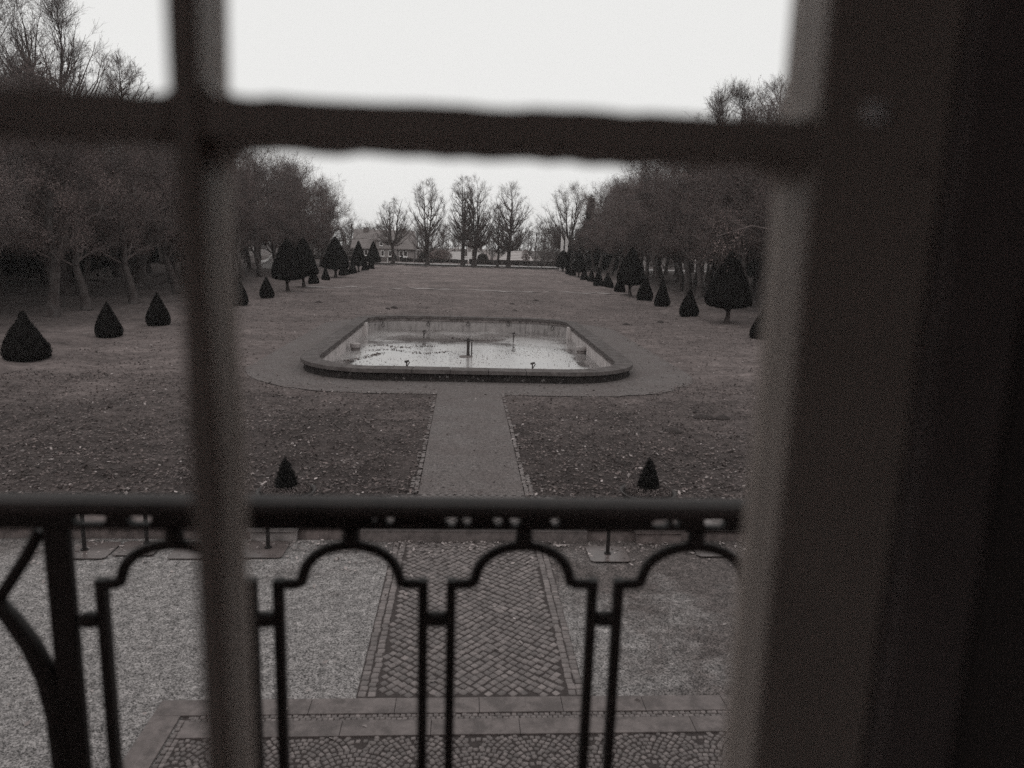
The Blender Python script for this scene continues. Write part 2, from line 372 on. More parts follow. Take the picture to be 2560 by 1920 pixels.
# cut the lawn where the basin is sunk into it
X, Y = np.meshgrid(xs, ys); Z = lawn_z(X, Y); V = np.stack([X, Y, Z], -1).reshape(-1, 3); nx, ny = len(xs), len(ys)
i = np.arange(nx-1)[None, :]+nx*np.arange(ny-1)[:, None]
Q = np.stack([i, i+1, i+1+nx, i+nx], -1).reshape(-1, 4)
def sdf(x, y, off=0.0):
    """superellipse-like test: inside the basin outline"""
    x0, x1, y0, y1 = -5.78-off, 6.2+off, 26.95-off, 45.85+off; r = 2.5+off*.9
    qx = np.abs(x-(x0+x1)/2)-((x1-x0)/2-r); qy = np.abs(y-(y0+y1)/2)-((y1-y0)/2-r)
    return np.hypot(np.maximum(qx, 0), np.maximum(qy, 0))+np.minimum(np.maximum(qx, qy), 0)-r
c = V[Q].mean(1); keep = sdf(c[:, 0], c[:, 1]) > .12
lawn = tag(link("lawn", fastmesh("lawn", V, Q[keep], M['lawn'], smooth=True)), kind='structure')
mb = MB(); mb.box(-980, 980, -980, STEP_Y+.2, -3.9, -.36); mb.box(-980, 980, STEP_Y+.2, 985, -3.9, -3.6)
tag(mb.build("ground", M['earth']), kind='structure')
def flat_sheet(name, poly, z, m, kind='structure', parent=None):
    mb = MB(); mb.add([(x, y, z) for x, y in poly], [tuple(range(len(poly)))])
    return tag(mb.build(name, m, parent), kind=kind)
# court gravel (south of the step) as a fine sheet
grid("court", np.arange(-22, 22.01, .25), np.arange(.9, STEP_Y+.06, .12), lambda X, Y: -.2+bumps(X*2, Y*2, .0012), M['court'])
# paths: a straight one to the basin and a ring around it
def draped(name, outer, inner, m, z=.03):
    mb = MB(); n = len(outer)
    V_ = [(x, y, z) for x, y in outer]+[(x, y, z) for x, y in inner]
    mb.add(V_, [(i, (i+1) % n, n+(i+1) % n, n+i) for i in range(n)])
    return tag(mb.build(name, m), kind='structure')
rng = random.Random(3)
ringo = basin_outline(2.72)
ringo = [(x+.16+rng.uniform(-.07, .07), y+rng.uniform(-.07, .07)) for x, y in ringo]
draped("ring_path", ringo, basin_outline(.5), M['gravel_path'], .022)
flat_sheet("garden_path", [(-.86, 14.2), (1.27, 14.2), (1.27, 24.9), (-.86, 24.9)], .027, M['gravel_path'])
mb = MB()
xsn = [-17+i*1.0 for i in range(36)]
lz = lambda x, y: float(lawn_z(np.array(x), np.array(y)))+.035
mb.add([(x, 79+.05*math.sin(x*1.3), lz(x, 79.)) for x in xsn]+[(x, 79.6+.05*math.sin(x*1.9), lz(x, 79.6)) for x in xsn], [(i, i+1, 37+i, 36+i) for i in range(35)])
tag(mb.build("cross_path", mat("pale_cross_path", .22, .3, scale=2, t=.6)), kind='structure')
flat_sheet("end_path", [(-40, 146.2), (45, 146.2), (45, 147.6), (-40, 147.6)], .24, mat("pale_end_path", .12, .17, scale=2, t=.6))
mb = MB(); mb.add([(-6, 158, .25), (60, 160.5, .25), (60, 167.5, .25), (-30, 165, .25)], [(0, 1, 2, 3)])
tag(mb.build("road", M['asphalt']), kind='structure')

# ---- setts, cobbles and slabs
def sett_field(name, items, m=None, z=0.0, rngs=1):
    """items: (x, y, sx, sy, rot, tint) -> one surface of bevelled stones"""
    A = np.array(items); n = len(A); r = np.random.default_rng(rngs)
    x, y, sx, sy, ro, ti = A.T; sx = sx/2; sy = sy/2; h = r.uniform(.012, .022, n)
    cs, sn = np.cos(ro), np.sin(ro); V = []
    for (k, zz) in ((1.0, -.01), (1.0, .55), (.74, 1.0)):
        for ux, uy in ((-1, -1), (1, -1), (1, 1), (-1, 1)):
            jx = r.uniform(.9, 1.08, n); jy = r.uniform(.9, 1.08, n)
            a, b_ = ux*sx*k*jx, uy*sy*k*jy
            V.append(np.stack([x+a*cs-b_*sn, y+a*sn+b_*cs, z+h*zz+r.uniform(-.0015, .0015, n)], -1))
    V = np.stack(V, 1); base = np.arange(n)[:, None]*12
    fl = []
    for l in (0, 4):
        for j in range(4): fl.append((l+j, l+(j+1) % 4, l+4+(j+1) % 4, l+4+j))
    fl.append((8, 9, 10, 11)); fl = np.array(fl)
    Fq = (base[:, :, None]+fl[None]).reshape(-1, 4)
    return link(name, fastmesh(name, V.reshape(-1, 3), Fq, m or M['sett'], smooth=False, attr=np.repeat(ti, len(fl))))
def bed(name, x0, x1, y0, y1, z):
    return flat_sheet(name, [(x0, y0), (x1, y0), (x1, y1), (x0, y1)], z, M['joint'])
r = np.random.default_rng(11)
# diagonal setts of the walkway across the court
it = []; s_ = .102; d = s_*math.sqrt(2); an0 = rad(5)
for a in range(-22, 34):
    for row in range(-24, 110):
        u = a*d+(row % 2)*d/2; v_ = row*d/2
        x = u*math.cos(an0)-v_*math.sin(an0)*.6+.02*math.sin(v_*2.3); y = 7.75+v_+u*math.sin(an0)+.035*math.cos(u*4+v_*.6)
        if -.91 < x < 1.28 and 7.81 < y < STEP_Y-.1:
            it.append((x+r.normal(0, .006), y+r.normal(0, .006), s_*r.uniform(.76, .93), s_*r.uniform(.76, .93), math.pi/4+r.normal(0, .09)+.05*math.cos(u*4), r.beta(1.6, 2.8)))
for sx_ in (-1.11, -1.0, 1.35, 1.45):
    y = 7.8
    while y < STEP_Y-.05:
        l = r.uniform(.08, .13); it.append((sx_+r.normal(0, .005), y+l/2, .09, l*.92, r.normal(0, .04), r.beta(2, 2.6))); y += l
sett_field("walkway", it, z=-.199); bpy.data.objects["walkway"]['kind'] = 'structure'
bed("walkway_bed", -1.17, 1.5, 7.76, STEP_Y, -.193)
# setts on top of the step, and the double row edging the path
it = []
for a in range(-6, 20):
    for row in range(0, 22):
        x = -1.5+a*.17+(row % 2)*.085; y = STEP_Y+.1+row*.085
        if -1.45 < x < 1.85 and y < 14.1+.12*math.cos((x-.2)*1.2): it.append((x+r.normal(0, .006), y, .11, .11, math.pi/4+r.normal(0, .09), r.beta(2, 2.4)))
y = 14.25
while y < 24.6:
    l = r.uniform(.065, .1)
    for xx, p in ((-.92, .62), (-1.02, .12 if y > 15.5 else .5), (1.33, .85), (1.43, .12 if y > 15.5 else .9)):
        if r.random() < p*(1 if y < 21 else .6): it.append((xx+r.normal(0, .01), y, .085, l*.8, r.normal(0, .1), r.beta(3, 2.0)))
    y += l
x = -1.0
for xx in np.arange(-5.8, -1.0, .14):
    if r.random() < .5: it.append((xx, 24.62+r.normal(0, .01), .12, .06, r.normal(0, .06), .8))
for xx in np.arange(1.4, 4.6, .14):
    if r.random() < .35: it.append((xx, 24.66+r.normal(0, .01), .12, .06, r.normal(0, .06), .8))
it = [q[:5]+((q[5]*.55,) if q[1] < 13.9 else (q[5]*.6,)) for q in it]
sett_field("path_edging", it, z=.02, rngs=2); bpy.data.objects["path_edging"]['kind'] = 'structure'
bed("edging_bed", -1.55, 1.9, STEP_Y+.03, 14.22, .024)
# stone strips in front of the terrace
mb = MB()
for (y0, y1, phase) in ((7.475, 7.755, 0.0), (7.095, 7.36, .05)):
    x = -3.32 if y0 > 7.3 else -2.93
    first = True
    while x < 5.5:
        l = .95+phase*.3 if not first else .72; first = False
        mb.box(x, x+l-.006, y0, y1, -.24, -.172+r.normal(0, .0015)); x += l
mb.build("stone_strips", M['slab'], bevel=.004)['kind'] = 'structure'
mb = MB(); y = 7.47
for k in range(5):
    mb.box(-3.32, -3.02, y-1.3*(k+1)+.006, y-1.3*k, -.24, -.173)
mb.build("stone_side_strip", M['slab'], bevel=.004)['kind'] = 'structure'
it = []
for row, yy in enumerate((7.45, 7.395)):
    for xx in np.arange(-2.9, 5.2, .062): it.append((xx+(row % 2)*.03+r.normal(0, .004), yy+r.normal(0, .003), .056, .05, r.normal(0, .08), r.beta(2, 2.5)))
for xx in (-2.975, -2.92):
    for yy in np.arange(3.6, 7.4, .062): it.append((xx+.0, yy+r.normal(0, .004), .05, .056, r.normal(0, .08), r.beta(2, 2.5)))
for xx in np.arange(-2.86, 5.3, .5):            # fish-scale arcs of small cobbles
    pass
R_ = .6                                       # fans: concentric arcs, each fan in front of the next row
fans = [(-3.4+(2*c_+(k_ % 2))*R_, 3.3+k_*R_*.62) for k_ in range(0, 12) for c_ in range(0, 9)]
for k_, (cx, cy) in enumerate(fans):
    for m_ in range(0, 10):
        rr = .035+m_*.062; na = max(1, int(math.pi*rr/.061))
        for q in range(na+1):
            a = rad(-90+180*q/max(na, 1)); px = cx+rr*math.sin(a); py = cy+rr*math.cos(a)
            own = min((f for f in fans if (px-f[0])**2+(py-f[1])**2 < (R_+.012)**2), key=lambda f: f[1], default=None)
            if own == (cx, cy) and -2.88 < px < 5.3 and 4.2 < py < 7.085:
                it.append((px+r.normal(0, .004), py+r.normal(0, .004), .053*r.uniform(.85, 1.05), .051*r.uniform(.85, 1.05), -a+r.normal(0, .12), r.beta(2, 3)))
sett_field("cobbles", it, z=-.199, rngs=3); bpy.data.objects["cobbles"]['kind'] = 'structure'
bed("cobble_bed", -2.99, 5.4, 1.0, 7.47, -.1935)

# ---- step and low retaining wall
mb = MB(); mb.box(-1.75, 2.25, STEP_Y-.1, STEP_Y+.3, -.3, .015)
mb.build("garden_step", M['slab'], bevel=.015)
MB().box(-3.94, -1.76, STEP_Y+.02, STEP_Y+.3, -.3, .012).build("step_wing", M["wall_stone"], bevel=.01)
MB().box(2.26, 4.24, STEP_Y+.02, STEP_Y+.3, -.3, .012).build("step_wing", M["wall_stone"], bevel=.01)
tag(bpy.data.objects["step_wing"], "low dark stone riser between the left pedestal and the step", "kerb"); tag(bpy.data.objects["step_wing.001"], "low dark stone riser between the step and the right pedestal", "kerb")
tag(bpy.data.objects["garden_step"], "worn stone step between the cobbled walkway and the garden path", "step")
wl = empty("retaining_wall", (0, 0, 0), 0, "low stone wall with overhanging coping left of the step", "wall")
mb = MB(); mb.box(-22, -3.95, STEP_Y+.06, STEP_Y+.36, -.3, .02); mb.build("wall_face", M['wall_stone'], wl)
mb = MB(); x = -22
while x < -4.3: mb.box(x, min(x+1.1, -3.9)-.008, STEP_Y-.06, STEP_Y+.42, .02, .085); x += 1.1
mb.build("coping", M['wall_stone'], wl, bevel=.008)
wr = empty("retaining_wall", (0, 0, 0), 0, "low stone wall with pale coping right of the step, behind the steel plate", "wall")
mb = MB(); mb.box(4.3, 22, STEP_Y+.06, STEP_Y+.36, -.3, .02); mb.build("wall_face", M['wall_stone'], wr)
mb = MB(); x = 4.25
while x < 22: mb.box(x, x+1.092, STEP_Y-.06, STEP_Y+.42, .02, .085); x += 1.1
mb.build("coping", M['pier_stone'], wr, bevel=.008)

# ================================================================== FOLIAGE TOOLS
def quads(P, size, rngq, flat=False, normal=None, k=4):
    """leaf-like quads of random orientation at points P"""
    n = len(P); u = rngq.normal(size=(n, 3)); 
    if flat: u[:, 2] *= .25
    u /= np.linalg.norm(u, axis=1)[:, None]
    v = rngq.normal(size=(n, 3))
    if flat: v[:, 2] *= .25
    v -= (v*u).sum(1)[:, None]*u; v /= np.linalg.norm(v, axis=1)[:, None]
    s = np.broadcast_to(size, (n,))[:, None]*.5
    V = np.stack([P-u*s, P-v*s*.55, P+u*s, P+v*s*.55], 1).reshape(-1, 3)
    return V, np.arange(4*n).reshape(-1, 4)
def tubes(P, R, k=3):
    """P (B,n,3) polylines, R (B,n) radii -> verts, quads"""
    B, n, _ = P.shape
    t = np.gradient(P, axis=1); t /= np.linalg.norm(t, axis=2, keepdims=True)+1e-9
    a = np.where(np.abs(t[:, :1, 2:3]) < .8, np.array([[[0., 0, 1]]]), np.array([[[1., 0, 0]]]))
    u = a-(a*t).sum(2, keepdims=True)*t; u /= np.linalg.norm(u, axis=2, keepdims=True)+1e-9
    w_ = np.cross(t, u); an = 2*np.pi*np.arange(k)/k
    V = P[:, :, None]+R[:, :, None, None]*(u[:, :, None]*np.cos(an)[None, None, :, None]+w_[:, :, None]*np.sin(an)[None, None, :, None])
    idx = np.arange(B*n*k).reshape(B, n, k); nx_ = np.roll(idx, -1, 2)
    Fq = np.stack([idx[:, :-1], nx_[:, :-1], nx_[:, 1:], idx[:, 1:]], -1).reshape(-1, 4)
    return V.reshape(-1, 3), Fq
def spawn(rg, P, R, m, tlo, thi, ang, length, npts, rk, up=.2, wob=.08, lenf=None, droop=0.0, rmin=.004):
    """m children on each polyline of P"""
    B, n, _ = P.shape
    par = np.repeat(np.arange(B), m); t = rg.uniform(tlo, thi, B*m)*(n-1)
    i0 = np.clip(t.astype(int), 0, n-2); fr = (t-i0)[:, None]
    p0 = P[par, i0]*(1-fr)+P[par, i0+1]*fr; tg = P[par, i0+1]-P[par, i0]; tg /= np.linalg.norm(tg, axis=1)[:, None]+1e-9
    r0 = (R[par, i0]*(1-fr[:, 0])+R[par, i0+1]*fr[:, 0])*rk
    q = rg.normal(size=(B*m, 3)); q -= (q*tg).sum(1)[:, None]*tg; q /= np.linalg.norm(q, axis=1)[:, None]
    A = np.radians(rg.uniform(ang[0], ang[1], B*m))[:, None]
    d = tg*np.cos(A)+q*np.sin(A); d[:, 2] += up; d /= np.linalg.norm(d, axis=1)[:, None]
    Ln = rg.uniform(length[0], length[1], B*m)
    if lenf is not None: Ln = Ln*lenf(p0, t/(n-1))
    s = np.linspace(0, 1, npts)[None, :, None]
    bend = rg.normal(size=(B*m, 1, 3))*wob; bend[:, :, 2] += .12-droop
    wb = np.cumsum(rg.normal(size=(B*m, npts, 3))*wob*.45, axis=1); wb -= wb[:, :1]
    C = p0[:, None]+d[:, None]*s*Ln[:, None, None]+(bend*s**2+wb*s)*Ln[:, None, None]
    RR = np.maximum(r0, rmin)[:, None]*(1-.75*s[:, :, 0]); RR = np.maximum(RR, rmin*.6)
    return C, RR
def trunk_line(rg, h, r, n=8, lean=(0, 0), wob=.1, top=.15):
    z = np.linspace(0, h, n); P = np.zeros((1, n, 3)); P[0, :, 2] = z
    P[0, :, 0] = lean[0]*z/h+np.concatenate([[0], np.cumsum(rg.normal(0, wob, n-1))]); P[0, :, 1] = lean[1]*z/h+np.concatenate([[0], np.cumsum(rg.normal(0, wob, n-1))])
    R = (r*(1-(1-top)*(z/h)))[None]; R[0, 0] *= 1.45
    return P, R
def cat(parts):
    V = []; Fq = []; n = 0
    for v, f in parts: V.append(v); Fq.append(f+n); n += len(v)
    return np.concatenate(V), np.concatenate(Fq)

def bare_tree(seed, h, rad_, fork=.18, leaders=3, r=.32, dense=1.0, spread=.25, bark='bark', tw='twig', lean=(0, 0), fine=.009):
    """leafless lime: trunk that splits into rising leaders, limbs, branches and twigs filling an egg-shaped crown"""
    rg = np.random.default_rng(seed); e = empty("lime_tree")
    hf = h*fork
    T, TR = trunk_line(rg, hf, r, 5, lean, .05, .8)
    top = T[0, -1]; n = 12; Ls = []; LR = []; sl_ = np.linspace(0, 1, n)
    for k in range(leaders):
        a = 2*math.pi*k/leaders+rg.uniform(-.3, .3)+seed; out = 0 if leaders == 1 else rad_*spread*rg.uniform(.7, 1.3); hh = (h-hf)*(.97 if k == 0 else rg.uniform(.82, .95))
        P = np.stack([top[0]+math.cos(a)*out*sl_**.7, top[1]+math.sin(a)*out*sl_**.7, top[2]+hh*sl_], -1)
        wv = np.cumsum(rg.normal(0, .09, (n, 3)), 0)*np.array([1, 1, 0]); P += wv-wv[0]
        Ls.append(P); LR.append(r*.85/leaders**.38*(1-.95*sl_**.8)+.008)
    Ls = np.array(Ls); LR = np.array(LR)
    # limbs: each curves outwards and up from the stem to a point of the domed crown
    zb = max(h*.22, hf*.8); N1 = int(66*dense); zn = rg.beta(1.6, 1.15, N1); az = np.arange(N1)*2.399+rg.uniform(-.3, .3, N1)
    env = np.interp(zn, [0, .15, .35, .55, .75, .9, 1], [.55, .9, 1, .95, .74, .46, .12]); rad_ = rad_*1.15; rr = rad_*env*rg.uniform(.68, 1.0, N1)
    tgt = np.stack([top[0]+rr*np.cos(az), top[1]+rr*np.sin(az), zb+zn*(h-zb)], -1)
    za = np.clip(tgt[:, 2]-rr*rg.uniform(.9, 1.6, N1), hf*rg.uniform(.9, 1.15, N1), h*.93)
    kl = np.array([int(np.argmin([(t[0]-L[-1, 0])**2+(t[1]-L[-1, 1])**2 for L in Ls])) for t in tgt])
    A = np.stack([[np.interp(z, Ls[k][:, 2], Ls[k][:, c]) for c in range(3)] for z, k in zip(za, kl)])
    sa = np.linspace(0, 1, 9)[None, :, None]; D = tgt-A
    L1 = A[:, None]+np.concatenate([D[:, None, :2]*sa**.9, D[:, None, 2:]*sa**1.35], -1)
    wv = np.cumsum(rg.normal(0, .045, (N1, 9, 3)), 1)*(rr[:, None, None]*.5); L1 = L1+wv-wv[:, :1]
    ln = np.linalg.norm(D, axis=1); R1 = (.012+r*.5*np.clip(ln/rad_, .15, 1.1)**1.4*.55)[:, None]*(1-.88*sa[:, :, 0]**.8)
    L2, R2 = spawn(rg, L1, R1, 8, .2, .98, (24, 56), (rad_*.14, rad_*.34), 5, .6, up=.1, wob=.09, lenf=lambda p0, t: 1.15-.6*t)
    L3, R3 = spawn(rg, L2, R2, 6, .15, 1., (20, 50), (rad_*.07, rad_*.15), 4, .6, up=.06, wob=.1, rmin=fine)
    L4, R4 = spawn(rg, L3, R3, 3, .2, 1., (20, 45), (rad_*.03, rad_*.075), 3, .7, up=.05, wob=.12, rmin=fine*.75)
    tv = cat([tubes(T, TR, 9), tubes(Ls, LR, 7)])
    t = link("trunk", fastmesh("trunk", *tv, M[bark], smooth=True), e)
    cv = cat([tubes(L1, R1, 5), tubes(L2, R2, 3), tubes(L3, R3, 3), tubes(L4, R4, 3)])
    link("crown", fastmesh("crown", *cv, M[tw]), e)
    return e
def avenue_tree(seed, h=18.5, rad_=5.2, r=.36, lean=(0, 0), nl=26000, low=.2):
    """old pollarded lime, its boughs furred with brown shoots and dead leaves"""
    rg = np.random.default_rng(seed); e = empty("avenue_tree")
    T, TR = trunk_line(rg, h*.86, r, 10, lean, .16, .16)
    def egg(p0, t): return np.clip(np.sin(np.pi*np.clip(.25+t*.70, 0, 1))**.6, .25, 1)
    L1, R1 = spawn(rg, T, TR, 40, low, .98, (42, 80), (rad_*.75, rad_*1.15), 7, .42, up=.3, wob=.2, lenf=egg)
    L2, R2 = spawn(rg, L1, R1, 7, .2, 1., (30, 65), (rad_*.25, rad_*.48), 5, .6, up=.2, wob=.2)
    L3, R3 = spawn(rg, L2, R2, 6, .1, 1., (25, 65), (rad_*.10, rad_*.22), 4, .6, up=.15, wob=.25, rmin=.012)
    L4, R4 = spawn(rg, L3, R3, 3, .1, 1., (25, 60), (rad_*.05, rad_*.12), 3, .7, up=.1, wob=.25, rmin=.009)
    t = link("trunk", fastmesh("trunk", *tubes(T, TR, 10), M['bark_pale'], smooth=True), e)
    cv = cat([tubes(L1, R1, 5), tubes(L2, R2, 3), tubes(L3, R3, 3), tubes(L4, R4, 3)])
    crown = link("crown", fastmesh("crown", *cv, M['twig']), e)
    # shoots and dead leaves, thickest in the lower two thirds of the crown
    pts = np.concatenate([L2.reshape(-1, 3), L3.reshape(-1, 3)]); pz = pts[:, 2]/h
    wgt = np.clip(1.25-pz*1.15, .04, 1); wgt *= np.clip(.35+np.sin(pts[:, 0]*1.1+seed)*np.cos(pts[:, 2]*.9+pts[:, 1]*1.3), .1, 1.4); wgt /= wgt.sum()
    idx = rg.choice(len(pts), nl, p=wgt); P = pts[idx]+rg.normal(0, .28, (nl, 3))
    V_, Q_ = quads(P, rg.uniform(.06, .14, nl), rg)
    link("leaves", fastmesh("leaves", V_, Q_, M['twig_brown'], attr=np.clip(rg.normal(.5, .22, nl), 0, 1)), crown)
    return e

def surf_points(rg, prof, n, jit=.03):
    """random points just around a surface of revolution; prof rows (r, z) from bottom to top"""
    p = np.array(prof); seg = np.hypot(*(p[1:]-p[:-1]).T)*(p[1:, 0]+p[:-1, 0]+.02); seg /= seg.sum()
    k = rg.choice(len(seg), n, p=seg); t = rg.random(n); rr = p[k, 0]*(1-t)+p[k+1, 0]*t; z = p[k, 1]*(1-t)+p[k+1, 1]*t
    a = rg.uniform(0, 2*np.pi, n); lump = 1+.035*np.sin(a*3+z*2.1)+.03*np.sin(a*5-z*3.7)+.02*np.sin(a*9+z*7)
    rr = rr*lump+rg.normal(0, jit, n); return np.stack([rr*np.cos(a), rr*np.sin(a), z+rg.normal(0, jit, n)], -1)
def body(prof, k=40, lumps=True):
    V_ = []; 
    for r_, z in prof:
        for j in range(k):
            a = 2*math.pi*j/k; l = 1+.035*math.sin(a*3+z*2.1)+.03*math.sin(a*5-z*3.7)+.02*math.sin(a*9+z*7)
            V_.append((r_*.985*l*math.cos(a), r_*.985*l*math.sin(a), z))
    n = len(prof); Fq = [(i*k+j, i*k+(j+1) % k, (i+1)*k+(j+1) % k, (i+1)*k+j) for i in range(n-1) for j in range(k)]
    return np.array(V_), np.array(Fq)
def clipped(rg, prof, n, size, matn, name, parent=None, jit=.03):
    bv, bf = body(prof); P = surf_points(rg, prof, n, jit); qv, qf = quads(P, rg.uniform(size*.6, size*1.3, n), rg)
    V_, Fq = cat([(bv, bf), (qv, qf)])
    tint = np.concatenate([np.full(len(bf), .25), np.clip(rg.normal(.45, .25, n), 0, 1)])
    return link(name, fastmesh(name, V_, Fq, M[matn], attr=tint), parent)

def interp_prof(keys, n=22):
    z = np.linspace(keys[0][1], keys[-1][1], n); zz = [k[1] for k in keys]; rr = [k[0] for k in keys]
    return [(max(.01, float(np.interp(a, zz, rr))), float(a)) for a in z]
# ---- unit topiary shapes: crowns and cones of 1 m height and 1 m width, scaled per tree
def yew_standard(seed, kind):
    rg = np.random.default_rng(seed); e = empty("topiary_tree")
    prof = {'point': [(.2, .0), (.43, .015), (.49, .07), (.5, .14), (.465, .25), (.39, .43), (.31, .58), (.235, .71), (.145, .85), (.07, .95), (.01, 1)],
            'dome': [(.2, 0), (.46, .01), (.5, .08), (.49, .22), (.45, .42), (.37, .62), (.25, .82), (.12, .95), (.01, 1)],
            'slim': [(.2, 0), (.46, .01), (.5, .06), (.45, .2), (.36, .4), (.26, .6), (.155, .8), (.075, .93), (.01, 1)]}[kind]
    # real size: crown 3.9 m tall, 3.3 m wide, clear stem 1.2 m
    P = [(r_*3.3, 1.15+z*3.8) for r_, z in interp_prof(prof, 26)]
    crown = clipped(rg, P, 15000, .085, 'yew', "crown", e, .035)
    T, TR = trunk_line(rg, 2.6, .17, 6, (.05, 0), .03, .7); parts = [tubes(T, TR, 9)]
    for a in (.3, 2.4, 3.9, 5.4):
        p0 = np.array([[0, 0, .85], [.25*math.cos(a), .25*math.sin(a), 1.05], [.75*math.cos(a), .75*math.sin(a), 1.35]])[None]
        parts.append(tubes(p0, np.array([[.07, .055, .04]]), 5))
    link("trunk", fastmesh("trunk", *cat(parts), M['bark'], smooth=True), e)
    return e
def yew_cone(seed, kind):
    rg = np.random.default_rng(seed)
    prof = {'drop': [(.38, 0), (.46, .06), (.5, .14), (.475, .29), (.34, .52), (.19, .76), (.09, .91), (.02, 1)],
            'squat': [(.36, 0), (.47, .06), (.495, .15), (.46, .3), (.36, .46), (.26, .63), (.125, .8), (.07, .93), (.03, 1)],
            'spire': [(.36, 0), (.47, .05), (.5, .14), (.46, .27), (.36, .44), (.26, .6), (.18, .76), (.1, .9), (.03, 1)]}[kind]
    P = [(r_*1.4, z*1.85) for r_, z in interp_prof(prof, 20)]
    return clipped(rg, P, 7000, .055, 'yew', "clipped_yew", None, .02)

# ================================================================== TREES
# ---- clipped standards: x, y from where they stand; crown width and height from the photograph
std = {k: yew_standard(40+i, k) for i, k in enumerate(('point', 'dome', 'slim'))}
cone = {k: yew_cone(50+i, k) for i, k in enumerate(('drop', 'squat', 'spire'))}
used = set()
def place_std(base, apex, wpx, kind, label, group, bottom):
    x, y = G(*base); zt = H(apex[0], apex[1], y)[1]; zb = H(base[0], bottom, y)[1]; wd = wpx/F*y*.94
    s = std[kind]; sc = (wd/3.3, wd/3.3, zt/4.95)
    if kind not in used:
        used.add(kind); s.location = (x, y, 0); s.scale = sc; tag(s, label, "topiary tree", group); o = s; s.rotation_euler = (0, 0, x)
    else: o = copy_thing(s, (x, y, 0), y, sc, label, group)
    o['category'] = "topiary tree"
    return o
gL = "clipped yew standards along the left edge of the lawn"; gR = "clipped yew standards along the right edge of the lawn"
place_std((720, 730), (720, 596), 80, 'point', "broad bell-shaped yew on a stem, nearest of the left standards", gL, 691)
place_std((760, 717), (763, 594), 72, 'point', "pointed yew on a thick stem half hidden behind the nearest left standard", gL, 659)
place_std((839, 696.5), (839, 592), 70, 'point', "tall egg-pointed yew standard in the middle of the left row", gL, 670)
place_std((896.6, 682), (895, 602), 42, 'slim', "slim pointed yew standard before the left end of the tiled house", gL, 657)
place_std((933.7, 671.7), (933, 603), 38, 'slim', "farthest left yew standard, lopsided, in front of the house dormer", gL, 651)
place_std((1815.6, 809.7), (1824, 629.5), 121, 'point', "largest yew standard, beside the window frame on the right", gR, 757)
place_std((1575, 739), (1572, 618.6), 76, 'point', "yew standard in the middle of the right row, with upright stem", gR, 702)
place_std((1446.5, 695.6), (1446.5, 628), 38, 'slim', "slim cone-shaped yew standard right of the white flags", gR, 679)
place_std((1406.5, 682), (1405, 626), 38, 'dome', "dome-shaped yew standard under the two white flags", gR, 661)
usedc = set()
def place_cone(cx, base, top, wpx, kind, label, group):
    x, y = G(cx, base); zt = H(cx, top, y)[1]; wd = wpx/F*y
    s = cone[kind]; sc = (wd/1.4, wd/1.4, zt/1.87)
    if kind not in usedc:
        usedc.add(kind); o = s; o.location = (x, y, -.01); o.scale = sc
    else:
        o = s.copy(); COL.objects.link(o); o.location = (x, y, -.01); o.scale = sc; o.rotation_euler = (0, 0, y)
    tag(o, label, "topiary cone", group)
gl = "clipped yew cones in the left row"; gr = "clipped yew cones in the right row"
for a in [(66, 897, 777, 103, 'squat', "largest dark yew cone at the far left edge, nearest of its row"),
          (272, 842, 754, 61, 'drop', "second yew cone from the left edge, between two leaning trunks"),
          (396, 813, 731, 55, 'drop', "yew cone just left of the upright window bar"),
          (594, 762, 688, 52, 'drop', "yew cone partly covered by the right side of the window bar"),
          (667, 744, 691, 35, 'drop', "teardrop yew cone left of the nearest left standard"),
          (784, 709.5, 673, 26, 'squat', "small yew cone right of the standard with the thick stem"),
          (814, 702, 665.6, 20, 'spire', "narrow yew cone just left of the middle left standard"),
          (861, 691, 655, 27, 'squat', "round squat yew under the crown of the middle left standard"),
          (881.6, 686, 651, 20, 'drop', "yew cone left of the slim standard before the house"),
          (913, 678.6, 652, 18, 'drop', "yew cone between the two farthest left standards"),
          (927, 674.5, 649, 18, 'spire', "farthest yew cone of the left row, against the last standard")]:
    place_cone(*a, gl)
for a in [(1420, 687, 661, 14, 'drop', "farthest yew cone of the right row, beside the domed standard"),
          (1431, 691.6, 664, 19, 'squat', "yew cone just left of the slim right standard's stem"),
          (1460, 701.7, 668, 19, 'drop', "yew cone just right of the slim right standard's stem"),
          (1478, 708.5, 674, 20, 'drop', "short yew cone, second right of the slim right standard"),
          (1495, 716, 667, 24, 'spire', "tall narrow yew cone among the small cones of the right row"),
          (1518, 721.5, 681, 30, 'squat', "squat yew cone left of the middle right standard"),
          (1549, 731, 688, 28, 'squat', "yew cone half under the crown of the middle right standard"),
          (1611, 752, 688, 40, 'drop', "teardrop yew cone just right of the middle right standard"),
          (1654, 765, 698, 39, 'spire', "spire-topped yew cone in the middle of the near right cones"),
          (1721, 789.5, 723, 48, 'drop', "yew cone just left of the largest right standard"),
          (1910, 848, 757, 74, 'squat', "yew cone cut off by the window frame on the right")]:
    place_cone(*a, gr)

